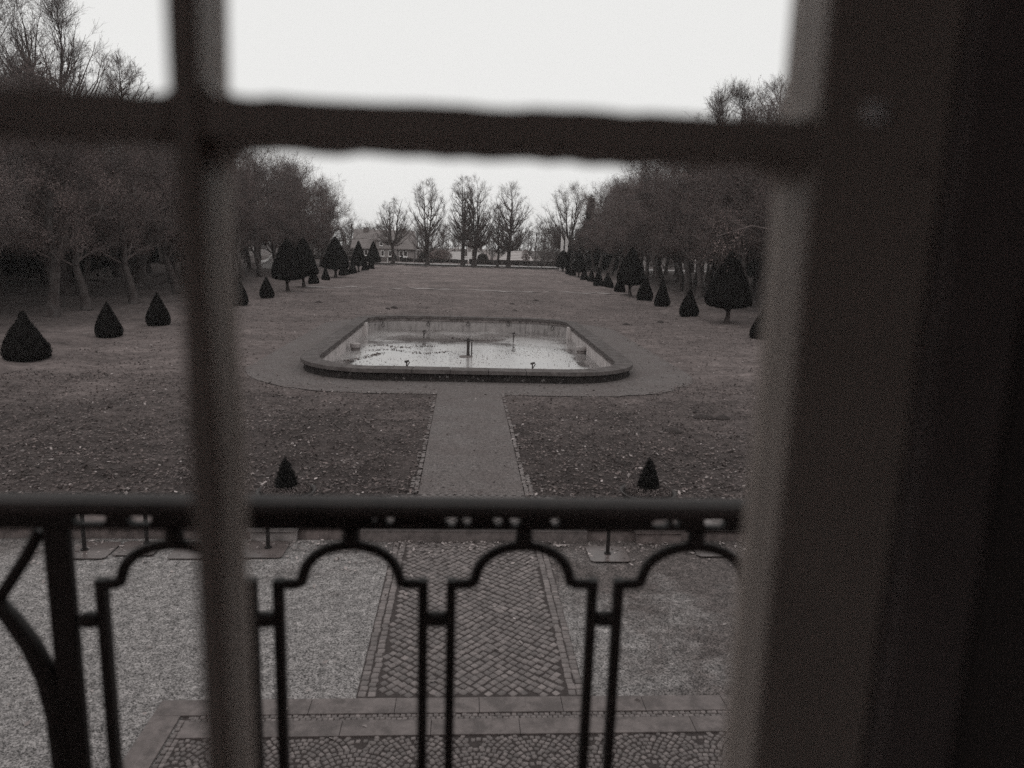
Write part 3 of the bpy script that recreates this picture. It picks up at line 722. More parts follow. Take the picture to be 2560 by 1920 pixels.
# ---- avenue limes
av = [avenue_tree(100, 18.5, 5.4, .40, (0, 0)), avenue_tree(101, 19.5, 5.0, .36, (-1.3, 0)), avenue_tree(102, 18, 5.8, .38, (.5, .6)), avenue_tree(103, 20, 5.2, .34, (-.6, -.5))]
avused = set()
def place_av(k, x, y, h, label, group, rz=0, wid=1.0):
    s = av[k]; hs_ = (18.5, 19.5, 18, 20)[k]; sc = (h/hs_*wid, h/hs_*wid, h/hs_)
    if k not in avused:
        avused.add(k); s.location = (x, y, -.05); s.scale = sc; s.rotation_euler = (0, 0, rz); tag(s, label, "tree", group)
    else: copy_thing(s, (x, y, -.05), rz, sc, label, group)
rg = random.Random(8)
ordn = "nearest second third fourth fifth sixth seventh eighth ninth tenth eleventh twelfth thirteenth fourteenth fifteenth sixteenth seventeenth eighteenth nineteenth".split()
gaL = "lime trees in the front row of the left avenue"; gaR = "lime trees in the front row of the right avenue"
left = [39.3, 45.4, 49.6, 54.6, 63.7, 70.5, 77, 83.8, 91.3, 97, 103, 109, 114.7, 120.8, 127, 133]
kk = [1, 0, 1, 1, 2, 0, 3, 1, 0, 3, 2, 0, 1, 3, 0, 2]
for i, y in enumerate(left):
    h = 14.2 if y < 75 else (15.5 if y < 112 else 14)
    nm = ordn[i] if i else ordn[0]
    lb = {1: "furrowed upright lime trunk at the left, dark hollow halfway up, before the leaning ones",
          2: "thick lime leaning left behind the second yew cone",
          3: "leaning lime between the two yew cones at left",
          4: "lime rising behind the yew cone beside the window bar",
          7: "leaning lime right beside the window bar, dark trunk",
          8: "forked lime whose second stem leans right, behind the teardrop yew cone"}.get(i, f"{nm} brown-twigged lime of the left avenue's front row, counted from the window")
    place_av(kk[i], -24+rg.uniform(-.5, .4), y, h, lb, gaL, rz=(rg.uniform(-.4, .5) if kk[i] == 1 else rg.uniform(0, 6.3)))
right = [46, 53, 60, 66, 72, 78.5, 83.9, 88.5, 96, 103.9, 110, 116, 122, 128, 134, 140, 147]
for i, y in enumerate(right):
    h = 17.5 if y < 100 else (16.5 if y < 130 else 16.5)
    lb = {3: "lime trunk showing right of the largest yew standard",
          6: "pale-barked lime trunk left of the largest yew standard"}.get(i, f"{ordn[i]} lime of the right avenue's front row, counted from the window")
    place_av(rg.choice((0, 2, 3, 1)), 25.4+rg.uniform(-.4, .5), y, h, lb, gaR, rz=rg.uniform(0, 6.3))
gbL = "lime trees of the back rows in the left grove"; gbR = "lime trees of the back rows in the right grove"
for row, (x0, n0) in enumerate(((-31.5, 0), (-39, 0), (-47, 0))):
    y = 36+row*3
    while y < 142:
        h = rg.uniform(15, 17.5) if y > 62 else rg.uniform(13.5, 15)
        place_av(rg.randrange(4), x0+rg.uniform(-1.2, 1.2), y, h, "brown-twigged lime behind the front row of the left grove", gbL, rz=rg.uniform(0, 6.3)); y += rg.uniform(6.5, 9)+row
for row, x0 in enumerate((31, 38, 46)):
    y = 48+row*3
    while y < 160:
        h = rg.uniform(17, 19) if y < 110 else rg.uniform(15, 17.5)
        place_av(rg.randrange(4), x0+rg.uniform(-1.2, 1.2), y, h, "brown-twigged lime behind the front row of the right grove", gbR, rz=rg.uniform(0, 6.3)); y += rg.uniform(6.5, 9)+row

# ---- evergreens and undergrowth at the back of the groves
def evergreen(seed, h, rad_, name="evergreen_tree", n=9000, conic=False):
    rg_ = np.random.default_rng(seed); e = empty(name)
    T, TR = trunk_line(rg_, h*.9, .25, 6, (0, 0), .05, .2); link("trunk", fastmesh("trunk", *tubes(T, TR, 7), M['bark'], smooth=True), e)
    nc = 60; z = rg_.uniform(.08, 1, nc); a = rg_.uniform(0, 6.28, nc)
    rr = rad_*((1-z)**.8 if conic else np.sin(np.pi*np.clip(z*.85+.1, 0, 1))**.7)*rg_.uniform(.35, 1, nc)
    C = np.stack([rr*np.cos(a), rr*np.sin(a), z*h], -1); k = rg_.integers(0, nc, n)
    P = C[k]+rg_.normal(0, 1, (n, 3))*np.array([.16*rad_, .16*rad_, .045*h])
    P[:, :2] *= np.clip(1.25-P[:, 2:3]/h, (.28 if conic else .06), 1)**(.8 if conic else .3); P[:, 2] = np.abs(P[:, 2]-.3)+.3
    link("crown", fastmesh("crown", *quads(P, rg_.uniform(.18, .45, n), rg_), M['evergreen'], attr=np.clip(rg_.normal(.45, .25, n), 0, 1)), e)
    return e
ev = [evergreen(60, 12, 4.5), evergreen(61, 17, 3.4, conic=True), evergreen(62, 6, 4.2)]
evp = [(0, -44, 62, 1.35, "dark evergreen crown behind the left limes, above the crossbar"), (0, -52, 78, 1.35, "broad dark evergreen deep in the left grove"),
       (1, -49, 92, 1.15, "pointed conifer deep in the left grove"), (0, -40, 74, 1.5, "tall evergreen behind the leaning left limes"), 
       (1, H(1485, 450, 150)[0], 152, .86, "narrow conifer rising at the far end of the right avenue"),
       (0, 29.5, 158, 1.0, "dark pine-like crown right of the far bare lime by the flags"), (0, 50, 110, 1.3, "dark evergreen deep in the right grove"),
       (0, 54, 76, 1.35, "dark evergreen at the back of the right grove, near side")]
for i, (k, x, y, s, lb) in enumerate(evp):
    if i in (0, 2): e = ev[k]; e.location = (x, y, 0); e.scale = (s, s, s); tag(e, lb, "tree", "evergreens in the groves")
    else: copy_thing(ev[k], (x, y, 0), i*1.3, ((s*1.7, s*1.7, s*.95) if i == 4 else (s, s, s)), lb, "evergreens in the groves")
    
for o_ in [ev[1]]: tag(o_, None, "tree")
sh = ev[2]; first = True
n_ = 0
for side, xx in ((-1, -56), (1, 58)):
    y = 40
    while y < 172:
        lb = "dark shrub in the undergrowth at the back of the %s grove" % ("left" if side < 0 else "right")
        x = xx+rg.uniform(-3, 3); s = rg.uniform(.8, 1.5)
        if first: sh.location = (x, y, 0); sh.scale = (s*1.3, s*1.3, s); sh.name = "shrub"; tag(sh, lb, "shrub", "undergrowth shrubs, left" if side < 0 else "undergrowth shrubs, right"); first = False
        else: copy_thing(sh, (x, y, 0), rg.uniform(0, 6), (s*1.3, s*1.3, s), lb, "undergrowth shrubs, left" if side < 0 else "undergrowth shrubs, right").name = "shrub.001"
        y += rg.uniform(5, 8)

# ---- free-standing bare trees at the end of the garden
def place_bare(e, x, y, label, rz=0, s=1, name="lime_tree"):
    e.location = (x, y, .2 if y > 90 else 0); e.rotation_euler = (0, 0, rz); e.scale = (s, s, s); e.name = name
    tag(e, label, "tree", "bare trees behind the fence at the garden's end")
place_bare(bare_tree(201, 13.6, 3.9, .26, 2, .38, .8, .35), -15.4, 160, "smallest bare lime, low-forked, before the tiled house")
place_bare(bare_tree(202, 16.6, 4.4, .14, 2, .42, 1., .22), -7.9, 155, "bare lime with twin trunks right of the tiled house")
place_bare(bare_tree(203, 17.7, 4.0, .3, 2, .42, 1., .25), -.6, 155, "left one of the two tallest bare limes touching crowns")
place_bare(bare_tree(204, 17.9, 4.9, .2, 3, .5, 1., .22), 1.7, 154, "right one of the two tallest bare limes, thick split trunk")
place_bare(bare_tree(205, 12.2, 2.8, .22, 1, .26, .7, .2), 6.5, 153.5, "slender bare lime between the tallest pair and the rightmost lime")
place_bare(bare_tree(206, 16.0, 5.0, .2, 1, .45, 1.15, .2), 8.6, 152, "single broad bare lime in front of the striped barn roof")
place_bare(bare_tree(207, 16.5, 6.0, .2, 2, .5, 1.1, .15), 21.4, 155, "bare lime behind the white flags at the right avenue's end")
x_, z_ = H(157, 190, 60)
place_bare(bare_tree(208, 21.6, 5.6, .38, 2, .40, 1.9, .3), -31.2, 60, "tall bare tree above the crossbar in the top left pane")
place_bare(bare_tree(209, 21.5, 7.0, .35, 3, .42, 1.9, .3), -34.5, 57, "bare tree at the upper left corner, its crown cut by the picture edge")
place_bare(bare_tree(210, 24.2, 4.2, .45, 1, .33, 1.4, .3), -38.6, 90, "lower bare tree in the top left pane, beside the upright bar")
place_bare(bare_tree(211, 22.6, 5.2, .45, 2, .35, 1.6, .3), 29.6, 85, "bare tree above the crossbar at the top right")
place_bare(bare_tree(212, 23.2, 5.2, .45, 2, .35, 1.6, .3), 34.2, 84, "bare tree top close to the window frame at the top right")
for e, gnm in ((o_, 1) for o_ in []): pass

# ---- far wood and hill line behind the houses
def far_wood(name, x0, x1, y0, y1, n, h0, h1, seed, label):
    rg_ = np.random.default_rng(seed); parts = []
    for k in range(n):
        x = rg_.uniform(x0, x1); y = rg_.uniform(y0, y1); h = rg_.uniform(h0, h1)
        T, TR = trunk_line(rg_, h*.9, .22, 4, (0, 0), .2, .2)
        def egg(p0, t): return np.clip(np.sin(np.pi*np.clip(.2+t*.75, 0, 1)), .2, 1)
        L1, R1 = spawn(rg_, T, TR, 16, .15, 1, (35, 70), (h*.2, h*.32), 4, .5, up=.35, wob=.15, lenf=egg)
        L2, R2 = spawn(rg_, L1, R1, 7, .1, 1, (25, 60), (h*.06, h*.14), 3, .6, up=.2, wob=.2, rmin=.03)
        L3, R3 = spawn(rg_, L2, R2, 4, .1, 1, (25, 60), (h*.03, h*.07), 2, .7, up=.1, wob=.2, rmin=.025)
        v, f = cat([tubes(T, TR, 4), tubes(L1, R1, 3), tubes(L2, R2, 3), tubes(L3, R3, 3)]); v = v+np.array([x, y, -3.2]); parts.append((v, f))
    o = link(name, fastmesh(name, *cat(parts), M['far_twig'])); tag(o, label, "wood", kind='stuff'); return o
far_wood("far_wood", -70, 75, 250, 330, 90, 10, 14.5, 71, "hazy bare wood behind the houses")
far_wood("distant_wood", -170, 190, 420, 520, 120, 15, 21, 72, "pale distant line of trees on the horizon")
far_wood("roadside_thicket", 22, 60, 176, 215, 26, 10, 14, 73, "bare thicket behind the flags on the right")
far_wood("grove_thicket", -90, -30, 150, 205, 34, 9, 13, 74, "bare thicket behind the left avenue's end")

# ================================================================== HOUSES
def win(parent, cx, cz, y, w_, h_, shutter=False, sill=True):
    fr = MB(); t = .09
    for a in ((cx-w_/2-t, cx-w_/2, cz-h_/2-t, cz+h_/2+t), (cx+w_/2, cx+w_/2+t, cz-h_/2-t, cz+h_/2+t), (cx-w_/2, cx+w_/2, cz-h_/2-t, cz-h_/2), (cx-w_/2, cx+w_/2, cz+h_/2, cz+h_/2+t)):
        fr.box(a[0], a[1], y-.10, y+.06, a[2], a[3])
    if sill: fr.box(cx-w_/2-.18, cx+w_/2+.18, y-.2, y-.102, cz-h_/2-.16, cz-h_/2-t+.01)
    f = fr.build("window", M['white'], parent)
    MB().box(cx-w_/2, cx+w_/2, y-.04, y+.03, cz-h_/2, cz+h_/2).build("pane", M['shutter' if shutter else 'pane'], f)
# tiled house with wall dormer
hs1 = empty("tiled_house", (0, 0, 0), 0, "long tiled house with two chimneys and a wall dormer, left of the bare limes", "house")
yf = 183.0
MB().box(-25.5, -12.4, yf, yf+9, -.3, 3.2).build("wall", M['house'], hs1)
mb = MB()   # saddle roof, ridge along x, gable leaning at right
e0, e1 = 2.95, 7.4
mb.add([(-27.6, yf-.7, e0), (-11.9, yf-.7, e0+.12), (-12.7, yf+4.5, e1), (-27.4, yf+4.5, e1), (-27.6, yf+9.7, e0), (-11.9, yf+9.7, e0),
        (-27.6, yf-.7, e0-.22), (-11.9, yf-.7, e0-.1), (-27.6, yf+9.7, e0-.22), (-11.9, yf+9.7, e0-.22)],
       [(0, 1, 2, 3), (3, 2, 5, 4), (0, 6, 7, 1), (6, 8, 9, 7), (4, 5, 9, 8), (1, 7, 9, 5, 2), (0, 3, 4, 8, 6)])
roof = mb.build("roof", M['tiles'], hs1)
for cx in (-24.5, -15.4):
    MB().box(cx-.55, cx+.55, yf+3.6, yf+4.6, 6.5, 7.75).box(cx-.62, cx+.62, yf+3.5, yf+4.7, 7.75, 7.87).build("chimney", M['roof'], roof)
dm = MB().box(-21.6, -16.6, yf-.45, yf+3.2, -.3, 4.85).build("dormer_wall", M['house'], hs1)
mb = MB(); mb.add([(-21.9, yf-.75, 4.95), (-16.3, yf-.75, 4.95), (-17.0, yf+3.6, 6.75), (-22.5, yf+3.6, 6.75), (-21.9, yf-.75, 4.75), (-16.3, yf-.75, 4.75), (-17, yf+3.6, 6.5), (-22.5, yf+3.6, 6.5)],
                  [(0, 1, 2, 3), (4, 7, 6, 5), (0, 4, 5, 1), (1, 5, 6, 2), (2, 6, 7, 3), (3, 7, 4, 0)])
mb.build("dormer_roof", M['tiles'], hs1)
mb = MB(); mb.add([(-21.66, yf-.3, 2.9), (-21.66, yf+3.4, 6.5), (-21.66, yf-.3, 4.8), (-21.75, yf-.3, 2.9), (-21.75, yf+3.4, 6.5), (-21.75, yf-.3, 4.8)], [(0, 1, 2), (5, 4, 3), (0, 3, 4, 1), (1, 4, 5, 2), (2, 5, 3, 0)])
mb.build("dormer_cheek", M['shutter'], hs1)
win(hs1, -20.3, 4.05, yf-.45, .62, .8); win(hs1, -17.9, 4.05, yf-.45, .62, .8)
win(hs1, -20.0, 1.8, yf-.45, .6, 1.15); win(hs1, -18.2, 1.8, yf-.45, .6, 1.15)
win(hs1, -15.6, 1.85, yf, .75, 1.1, shutter=True); win(hs1, -14.55, 1.85, yf, .75, 1.1)
win(hs1, -24.0, 1.85, yf, .7, 1.1)
MB().box(-12.38, -10.4, yf+.2, yf+2.6, 2.75, 2.95).build("porch_roof", M['white'], hs1)
MB().box(-10.8, -10.65, yf+.3, yf+.45, -.3, 2.75).build("porch_post", M['shutter'], hs1)
dd = MB().box(-12.36, -12.28, yf+.6, yf+1.7, -.1, 2.2).build("door", M['shutter'], hs1)
# white gabled house
h2 = empty("white_house", (0, 0, 0), 0, "white gabled house with pale roof seen between the bare lime trunks", "house")
y2 = 230
MB().box(-5.6, 4.7, y2, y2+10, -3.3, 2.2).build("wall", M['house_w'], h2)
mb = MB(); mb.add([(.0, y2-.02, 2.2), (4.7, y2-.02, 2.2), (1.2, y2-.02, 5.0), (0, y2+10, 2.2), (4.7, y2+10, 2.2), (1.2, y2+10, 5.0)], [(0, 1, 2), (5, 4, 3), (0, 3, 4, 1), (1, 4, 5, 2), (2, 5, 3, 0)])
mb.build("gable", M['house'], h2)
mb = MB()
for (xa, za, xb, zb) in ((-6.2, 2.0, 1.2, 5.25), (1.2, 5.25, 5.5, 1.7)):
    mb.add([(xa, y2-.5, za), (xb, y2-.5, zb), (xb, y2+10.5, zb), (xa, y2+10.5, za), (xa, y2-.5, za-.25), (xb, y2-.5, zb-.25), (xb, y2+10.5, zb-.25), (xa, y2+10.5, za-.25)],
           [(0, 1, 2, 3), (4, 7, 6, 5), (0, 4, 5, 1), (1, 5, 6, 2), (2, 6, 7, 3), (3, 7, 4, 0)])
mb.build("roof", mat("pale_roof_tiles", .3, .42, scale=1.2, t=.4), h2)
win(h2, -.1, 1.9, y2-.03, 1.2, 2.2, shutter=True); win(h2, 2.2, 1.9, y2-.03, .8, 2.2, shutter=True)
# striped barn
h3 = empty("striped_barn", (0, 0, 0), 0, "low barn with a pale striped roof behind the single broad lime", "barn")
y3 = 215
MB().box(10.2, 19.2, y3, y3+9, -3.3, .3).build("wall", M['house'], h3)
mb = MB(); mb.add([(9.8, y3-.5, .3), (19.6, y3-.5, .3), (17.6, y3+4.5, 3.05), (12.3, y3+4.5, 3.05), (9.8, y3+9.5, .3), (20.4, y3+9.5, .3)],
                  [(0, 1, 2, 3), (3, 2, 5, 4), (0, 3, 4), (1, 5, 2), (0, 4, 5, 1)])
def barn_extra(N, L, tc, out):
    wv = N.new('ShaderNodeTexWave'); wv.wave_type = 'BANDS'; wv.bands_direction = 'Z'; wv.inputs['Scale'].default_value = .75
    wv.inputs['Distortion'].default_value = .3; L.new(tc.outputs['Object'], wv.inputs[0])
    return mixcol(N, L, wv.outputs['Fac'], out, warm(.5, .3))
mb.build("roof", mat("barn_roof", .12, .16, scale=1, extra=barn_extra), h3)
mb = MB(); mb.add([(19.6, y3-.52, .3), (17.6, y3+4.48, 3.05), (17.62, y3+4.48, 2.8), (19.4, y3-.52, .1), (21.6, y3-.52, .1), (21.5, y3-.52, .3)], [(0, 1, 2, 3), (0, 3, 4, 5)])
mb.build("verge_board", M['shutter'], h3)

# ================================================================== END OF THE GARDEN: fence, hedge, gate, poles, flags
fe = empty("post_fence", (0, 0, 0), 0, "low fence of wooden posts along the dark plank at the lawn's end", "fence")
x = -24.0
while x < 28:
    ht = 1.35+rg.uniform(-.08, .08)
    MB().tube([(x, 150.6+.02*x, .1), (x+rg.uniform(-.04, .04), 150.6+.02*x, .2+ht)], .055, 6).build("post", M['wood'], fe); x += 1.74
mb = MB()
for zz in (.75, 1.3): mb.tube([(-24, 150.1, .2+zz), (0, 150.55, .2+zz-.02), (27.8, 151.1, .2+zz)], .014, 4)
mb.build("wire", M['dark_metal'], fe)
mb = MB(); mb.add([(-24, 149.2, .1), (27.5, 150.4, .1), (27.5, 150.8, .1), (-24, 149.6, .1), (-24, 149.2, .48), (27.5, 150.4, .48), (27.5, 150.8, .48), (-24, 149.6, .48)],
                  [(0, 3, 2, 1), (4, 5, 6, 7), (0, 1, 5, 4), (1, 2, 6, 5), (2, 3, 7, 6), (3, 0, 4, 7)])
tag(mb.build("kerb_plank", M['dark_metal']), "long dark low edging board below the fence posts", "edging")
def hedge(name, x0, x1, y0, dy, h, label, seed, m='hedge', n=9000, z0=0.2):
    rg_ = np.random.default_rng(seed); P = np.stack([rg_.uniform(x0, x1, n), y0+rg_.uniform(-dy/2, dy/2, n), z0+rg_.random(n)**.7*h], -1)
    P[:, 2] += .05*np.sin(P[:, 0]*1.7)
    v, f = quads(P, rg_.uniform(.1, .3, n), rg_)
    bx = MB().box(x0+.1, x1-.1, y0-dy/2+.1, y0+dy/2-.1, z0-.3, z0+h-.12); bv = bx.v[0]; bf = np.array(bx.f)
    V_, F_ = cat([(bv, bf), (v, f)])
    o = link(name, fastmesh(name, V_, F_, M[m], attr=np.concatenate([np.full(6, .3), np.clip(rg_.normal(.45, .25, n), 0, 1)])))
    return tag(o, label, "hedge")
for i, (a, b_) in enumerate(((-18.2, -15.5), (-15.2, -12.2), (-12.0, -8.6), (-8.3, -5.0), (-4.7, .4))):
    hedge("box_hedge", a, b_, 175, 1.2, .8, ["leftmost low hedge block beside the board gate", "low hedge block below the house windows", "low hedge block before the house porch",
          "low hedge block behind the twin-trunked lime", "low hedge block behind the tallest bare limes"][i], 300+i, n=3000)
hedge("long_hedge", .8, 33, 171.5, 1.4, 1.05, "long dark clipped hedge behind the road on the right", 310, n=16000)
hedge("long_hedge", -44, -19.5, 176, 1.4, 1.0, "dark hedge behind the left avenue's end", 311, n=12000)
MB().box(-19.0, -17.75, 171.9, 172, -.2, 1.0).box(-19.1, -19.0, 171.85, 172.05, -.2, 1.15).box(-17.75, -17.6, 171.85, 172.05, -.2, 1.15).build("board_gate", M['wood'])
tag(bpy.data.objects["board_gate"], "pale upright board gate left of the low hedges, before the house", "gate")
MB().box(-20.4, -20.1, 172, 172.3, -.2, 1.1).lathe([(.06, 1.1), (.22, 1.2), (.24, 1.5), (.1, 1.75), (.16, 1.9), (.02, 2.1)], (-20.25, 172.15, 0), 10).build("gate_pillar", M['shutter'])
tag(bpy.data.objects["gate_pillar"], "dark gate pillar with lantern-like finial before the house's left window", "pillar")
MB().box(-14.6, -13.7, 176.3, 176.36, .85, 1.45).box(-14.2, -14.1, 176.37, 176.42, 0, 1.4).build("notice_board", M['white'])
tag(bpy.data.objects["notice_board"], "small blank white board before the house's right window", "sign")
MB().lathe([(.07, .1), (.07, 1.1), (.05, 1.15)], (-17.0, 165, .05), 8).build("marker_post", M['white'])
tag(bpy.data.objects["marker_post"], "white marker post before the leftmost low hedge block", "post", "white roadside marker posts")
for (px, lb) in (((1329.5, 666), "white roadside marker post beside the dark bins"), ((1371, 666), "white roadside marker post left of the domed yew standard")):
    gx, gy = G(*px); o = bpy.data.objects["marker_post"].copy(); COL.objects.link(o); o.location = (gx+17.0, gy-165, 0); o['label'] = lb
# garden cones, bushes in the house garden
for (cx, yb, top, wd, kind, lb) in ((1144/8.296+850, 175, 633.5, 13.5, 'squat', "domed yew bush below the house wall"), (1292/8.296+850, 175, 635.5, 13, 'squat', "conical yew bush below the brown-shuttered window")):
    xw, zt = H(cx, top, 178); s = cone[kind].copy(); COL.objects.link(s); s.location = (xw, 178, -.1); s.scale = (wd/F*178/1.4, wd/F*178/1.4, (zt+.1)/1.87); tag(s, lb, "bush", "clipped bushes in the house garden")
def bush(px, ztop, y, wpx, label, seed, m='twig_brown', n=5000):
    rg_ = np.random.default_rng(seed); xw, zt = H(px, ztop, y); rr = wpx/F*y/2; zc = zt*.5
    d_ = rg_.normal(size=(n, 3)); d_ /= np.linalg.norm(d_, axis=1)[:, None]; d_ *= (rg_.random(n)**.35)[:, None]
    P = d_*np.array([rr, rr*.8, zt*.52])+np.array([0, 0, zc]); P[:, 2] = np.clip(P[:, 2], 0, 99)
    e = empty("bush", (xw, y, 0), 0, label, "bush"); link("foliage", fastmesh("foliage", *quads(P, rg_.uniform(.12, .35, n), rg_), M[m], attr=np.clip(rg_.normal(.4, .25, n), 0, 1)), e)
    T = np.array([[[0, 0, -.1], [0, 0, zt*.4], [.05, 0, zt*.7]]]); link("stem", fastmesh("stem", *tubes(T, np.array([[.08, .06, .03]]), 5), M['bark']), e)
bush(1100, 624, 182, 62, "large brown rounded bush between the tiled house and the white house", 91)
bush(1059, 630, 181, 22, "dark bush beside the house porch", 92, 'hedge')
bush(1207, 634, 180, 28, "dark rounded bush below the white house's right verge", 93, 'hedge')
bush(1315, 622, 176, 22, "leafy brown sapling bush before the striped barn", 94, n=900)
bush(1515, 655, 168, 30, "dark bush behind the small cones of the right row", 95, 'hedge')
# poles
def pole(px, top, y, label, name, r_=.06, tilt=0, cat_="pole"):
    xw, zt = H(px, top, y); MB().tube([(xw, y, 0), (xw+tilt, y, zt)], [r_, r_*.7], 8).lathe([(r_*2.2, 0), (r_*2.2, .12), (r_, .16)], (xw, y, 0.05), 8).build(name, M['dark_metal'], smooth=False)
    return tag(bpy.data.objects[name], label, cat_)
pole(1324, 618, 160, "slender lamp pole at the striped barn's right end", "lamp_pole", .05)
p = pole(1356, 626, 156, "wooden mast with a slanting stay, right of the dark bins", "stayed_mast", .07)
MB().tube([(H(1356, 628, 156)[0], 156, H(1356, 628, 156)[1]), (H(1360, 650, 156)[0], 156, H(1360, 652, 156)[1])], .025, 5).build("stay", M['dark_metal'], p)
for i, (px, lb) in enumerate(((1331, "left one of the dark wheeled bins by the road"), (1337.5, "right one of the dark wheeled bins by the road"))):
    xw = H(px, 660, 164)[0]; e = empty("wheeled_bin", (xw, 164, .25), 0, lb, "bin", "dark bins by the road")
    MB().obox((0, 0, .08), (.5, .5, .9), 0, 1.12).build("body", M['shutter'], e); MB().box(-.31, .31, -.3, .3, .985, 1.06).build("lid", M['dark_metal'], e)
# flags
for i, (px, zt_, zb_, base, lb) in enumerate(((1405, 590, 627, 672, "left white flag hanging limp on its tall pole"), (1416, 590, 641, 672, "right white flag hanging limp on its tall pole"))):
    y = 146; xw, zt = H(px, zt_, y); zb = H(px, zb_, y)[1]
    e = empty("flagpole", (xw, y, 0), 0, lb, "flag", "white flags at the garden's end")
    MB().tube([(-.12, 0, 0), (-.12, 0, zt+.25)], [.06, .035], 8).lathe([(.02, 0), (.07, .05), (.02, .1)], (-.12, 0, zt+.22), 8).build("pole", M['white'], e)
    n = 14; V_ = []; wv = [.06, .3, .42, .5, .46, .52, .6, .62, .55, .5, .56, .6, .5, .34]
    for k in range(n):
        z = zt-(zt-zb)*k/(n-1); w2 = wv[(k+i*3) % n if 0 < k < n-1 else k]*.95
        for j in range(5): u = j/4; V_.append((-.1+u*w2, .09*math.sin(u*9+k*.5+i), z-.25*u*(1 if k else .2)))
    me = MB(); me.add(V_, [(k*5+j, k*5+j+1, (k+1)*5+j+1, (k+1)*5+j) for k in range(n-1) for j in range(4)])
    fl = me.build("flag", M['cloth'], e, smooth=True); sm = fl.modifiers.new("s", 'SOLIDIFY'); sm.thickness = .012
# white marquee and pale things glimpsed through the groves
te = empty("marquee", (H(668, 640, 118)[0], 118, 0), 0, "white swooping tent roof glimpsed between the left avenue trunks", "tent")
V_ = []
for k in range(9):
    u = k/8; z = 1.3+1.35*u**2.2
    for j in range(5): V_.append((-.9+u*1.9, -1+j*.5, z-.25*abs(j-2)))
me = MB(); me.add(V_, [(k*5+j, k*5+j+1, (k+1)*5+j+1, (k+1)*5+j) for k in range(8) for j in range(4)])
f_ = me.build("canopy", M['white'], te, smooth=True); f_.modifiers.new("s", 'SOLIDIFY').thickness = .05
MB().box(-.9, 1.0, -.9, .9, -.1, 1.15).build("side_wall", M['house_w'], te)
MB().tube([(1.0, 0, 0), (1.0, 0, 2.7)], .04, 6).build("pole", M['white'], te)
xb, yb = G(1901, 732)
MB().obox((xb, yb, -.05), (1.1, .7, 1.15), .1, .97).obox((xb, yb, 1.09), (1.25, .85, .16), .1).build("stone_block", M['pier_stone'], bevel=.02)
tag(bpy.data.objects["stone_block"], "pale stone block in the right grove, beside the window frame", "monument")
sx0 = H(1470, 665, 163)[0]
shd = empty("brick_shed", (sx0, 163, 0), 0, "low dark shed behind the small cones of the right row", "shed")
MB().box(0, 11, 0, 5, -.1, 2.2).build("wall", M['shutter'], shd); MB().box(-.3, 11.3, -.4, 5.3, 2.21, 2.4).build("roof", M['roof'], shd)
for cx in (2.2, 5.0, 8.2): win(shd, cx, 1.3, -.01, .6, .7)

# ================================================================== FOUNTAIN BASIN
ba = empty("fountain_basin", (0, 0, 0), 0, "large stone fountain basin with rounded corners in the middle of the lawn", "basin")
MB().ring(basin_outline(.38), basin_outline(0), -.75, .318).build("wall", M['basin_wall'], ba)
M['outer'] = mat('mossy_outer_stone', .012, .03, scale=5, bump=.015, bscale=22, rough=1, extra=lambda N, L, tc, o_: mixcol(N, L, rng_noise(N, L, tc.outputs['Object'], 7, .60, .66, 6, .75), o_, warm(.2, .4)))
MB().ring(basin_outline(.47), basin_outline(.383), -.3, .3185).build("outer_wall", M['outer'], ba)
po, pi_ = basin_outline(.60), basin_outline(-.10); n = len(po)
mb = MB()
acc = 0; start = 0; segs = []
for i in range(n):          # coping stones, about 1.3 m each, butted with thin joints
    j = (i+1) % n; a, b_ = Vector(po[i]), Vector(po[j]); a2, b2 = Vector(pi_[i]), Vector(pi_[j]); L_ = (b_-a).length
    k = max(1, round(L_/1.3)) if L_ > 1 else 1
    for q in range(k):
        t0, t1 = q/k, (q+1)/k
        g = (.012/L_ if L_ > .6 else 0)
        A, B_, C_, D_ = a.lerp(b_, t0+g), a.lerp(b_, t1-g), a2.lerp(b2, t1-g), a2.lerp(b2, t0+g)
        dz = rng.uniform(-.006, .006)
        V_ = [(p.x, p.y, .32) for p in (A, B_, C_, D_)]+[(p.x, p.y, .46+dz) for p in (A, B_, C_, D_)]
        mb.add(V_, [(0, 3, 2, 1), (4, 5, 6, 7), (0, 1, 5, 4), (1, 2, 6, 5), (2, 3, 7, 6), (3, 0, 4, 7)], rng.uniform(.2, .8))
M['coping'] = mat("basin_coping_stone", .055, .11, scale=4, bump=.012, bscale=25, rough=.9, t=.7, tint=(.8, 1.2),
                  extra=lambda N, L, tc, o_: mixcol(N, L, rng_noise(N, L, tc.outputs['Object'], 1.6, .46, .62, 9, .7), o_, warm(.055)))
mb.build("coping", M['coping'], ba, tint=True)
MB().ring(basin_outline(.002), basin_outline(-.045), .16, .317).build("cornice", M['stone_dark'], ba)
for sx_ in (-5.83, 5.98):
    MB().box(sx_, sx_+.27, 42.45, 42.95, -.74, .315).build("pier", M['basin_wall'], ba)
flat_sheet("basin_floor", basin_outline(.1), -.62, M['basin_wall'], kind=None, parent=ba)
for px in (957.5, 1070, 1170, 1271, 1380):
    x, z = H(px, 812, 45.5); y = 45.80 if abs(x-.2) < 3.5 else 45.0
    if abs(x-.2) > 3.5: x, z = H(px, 813 if px < 1000 else 821, y)
    z = max(z, -.1)
    c = Vector((x, y-.06, z)); mb = MB(); mb.tube([c+Vector((.09*math.cos(a), -.02, .11*math.sin(a))) for a in np.linspace(0, 2*math.pi, 17)], .02, 6, cap=False)
    mb.box(x-.03, x+.03, y-.07, y, z+.12, z+.2); mb.build("mooring_ring", M['dark_metal'], ba)
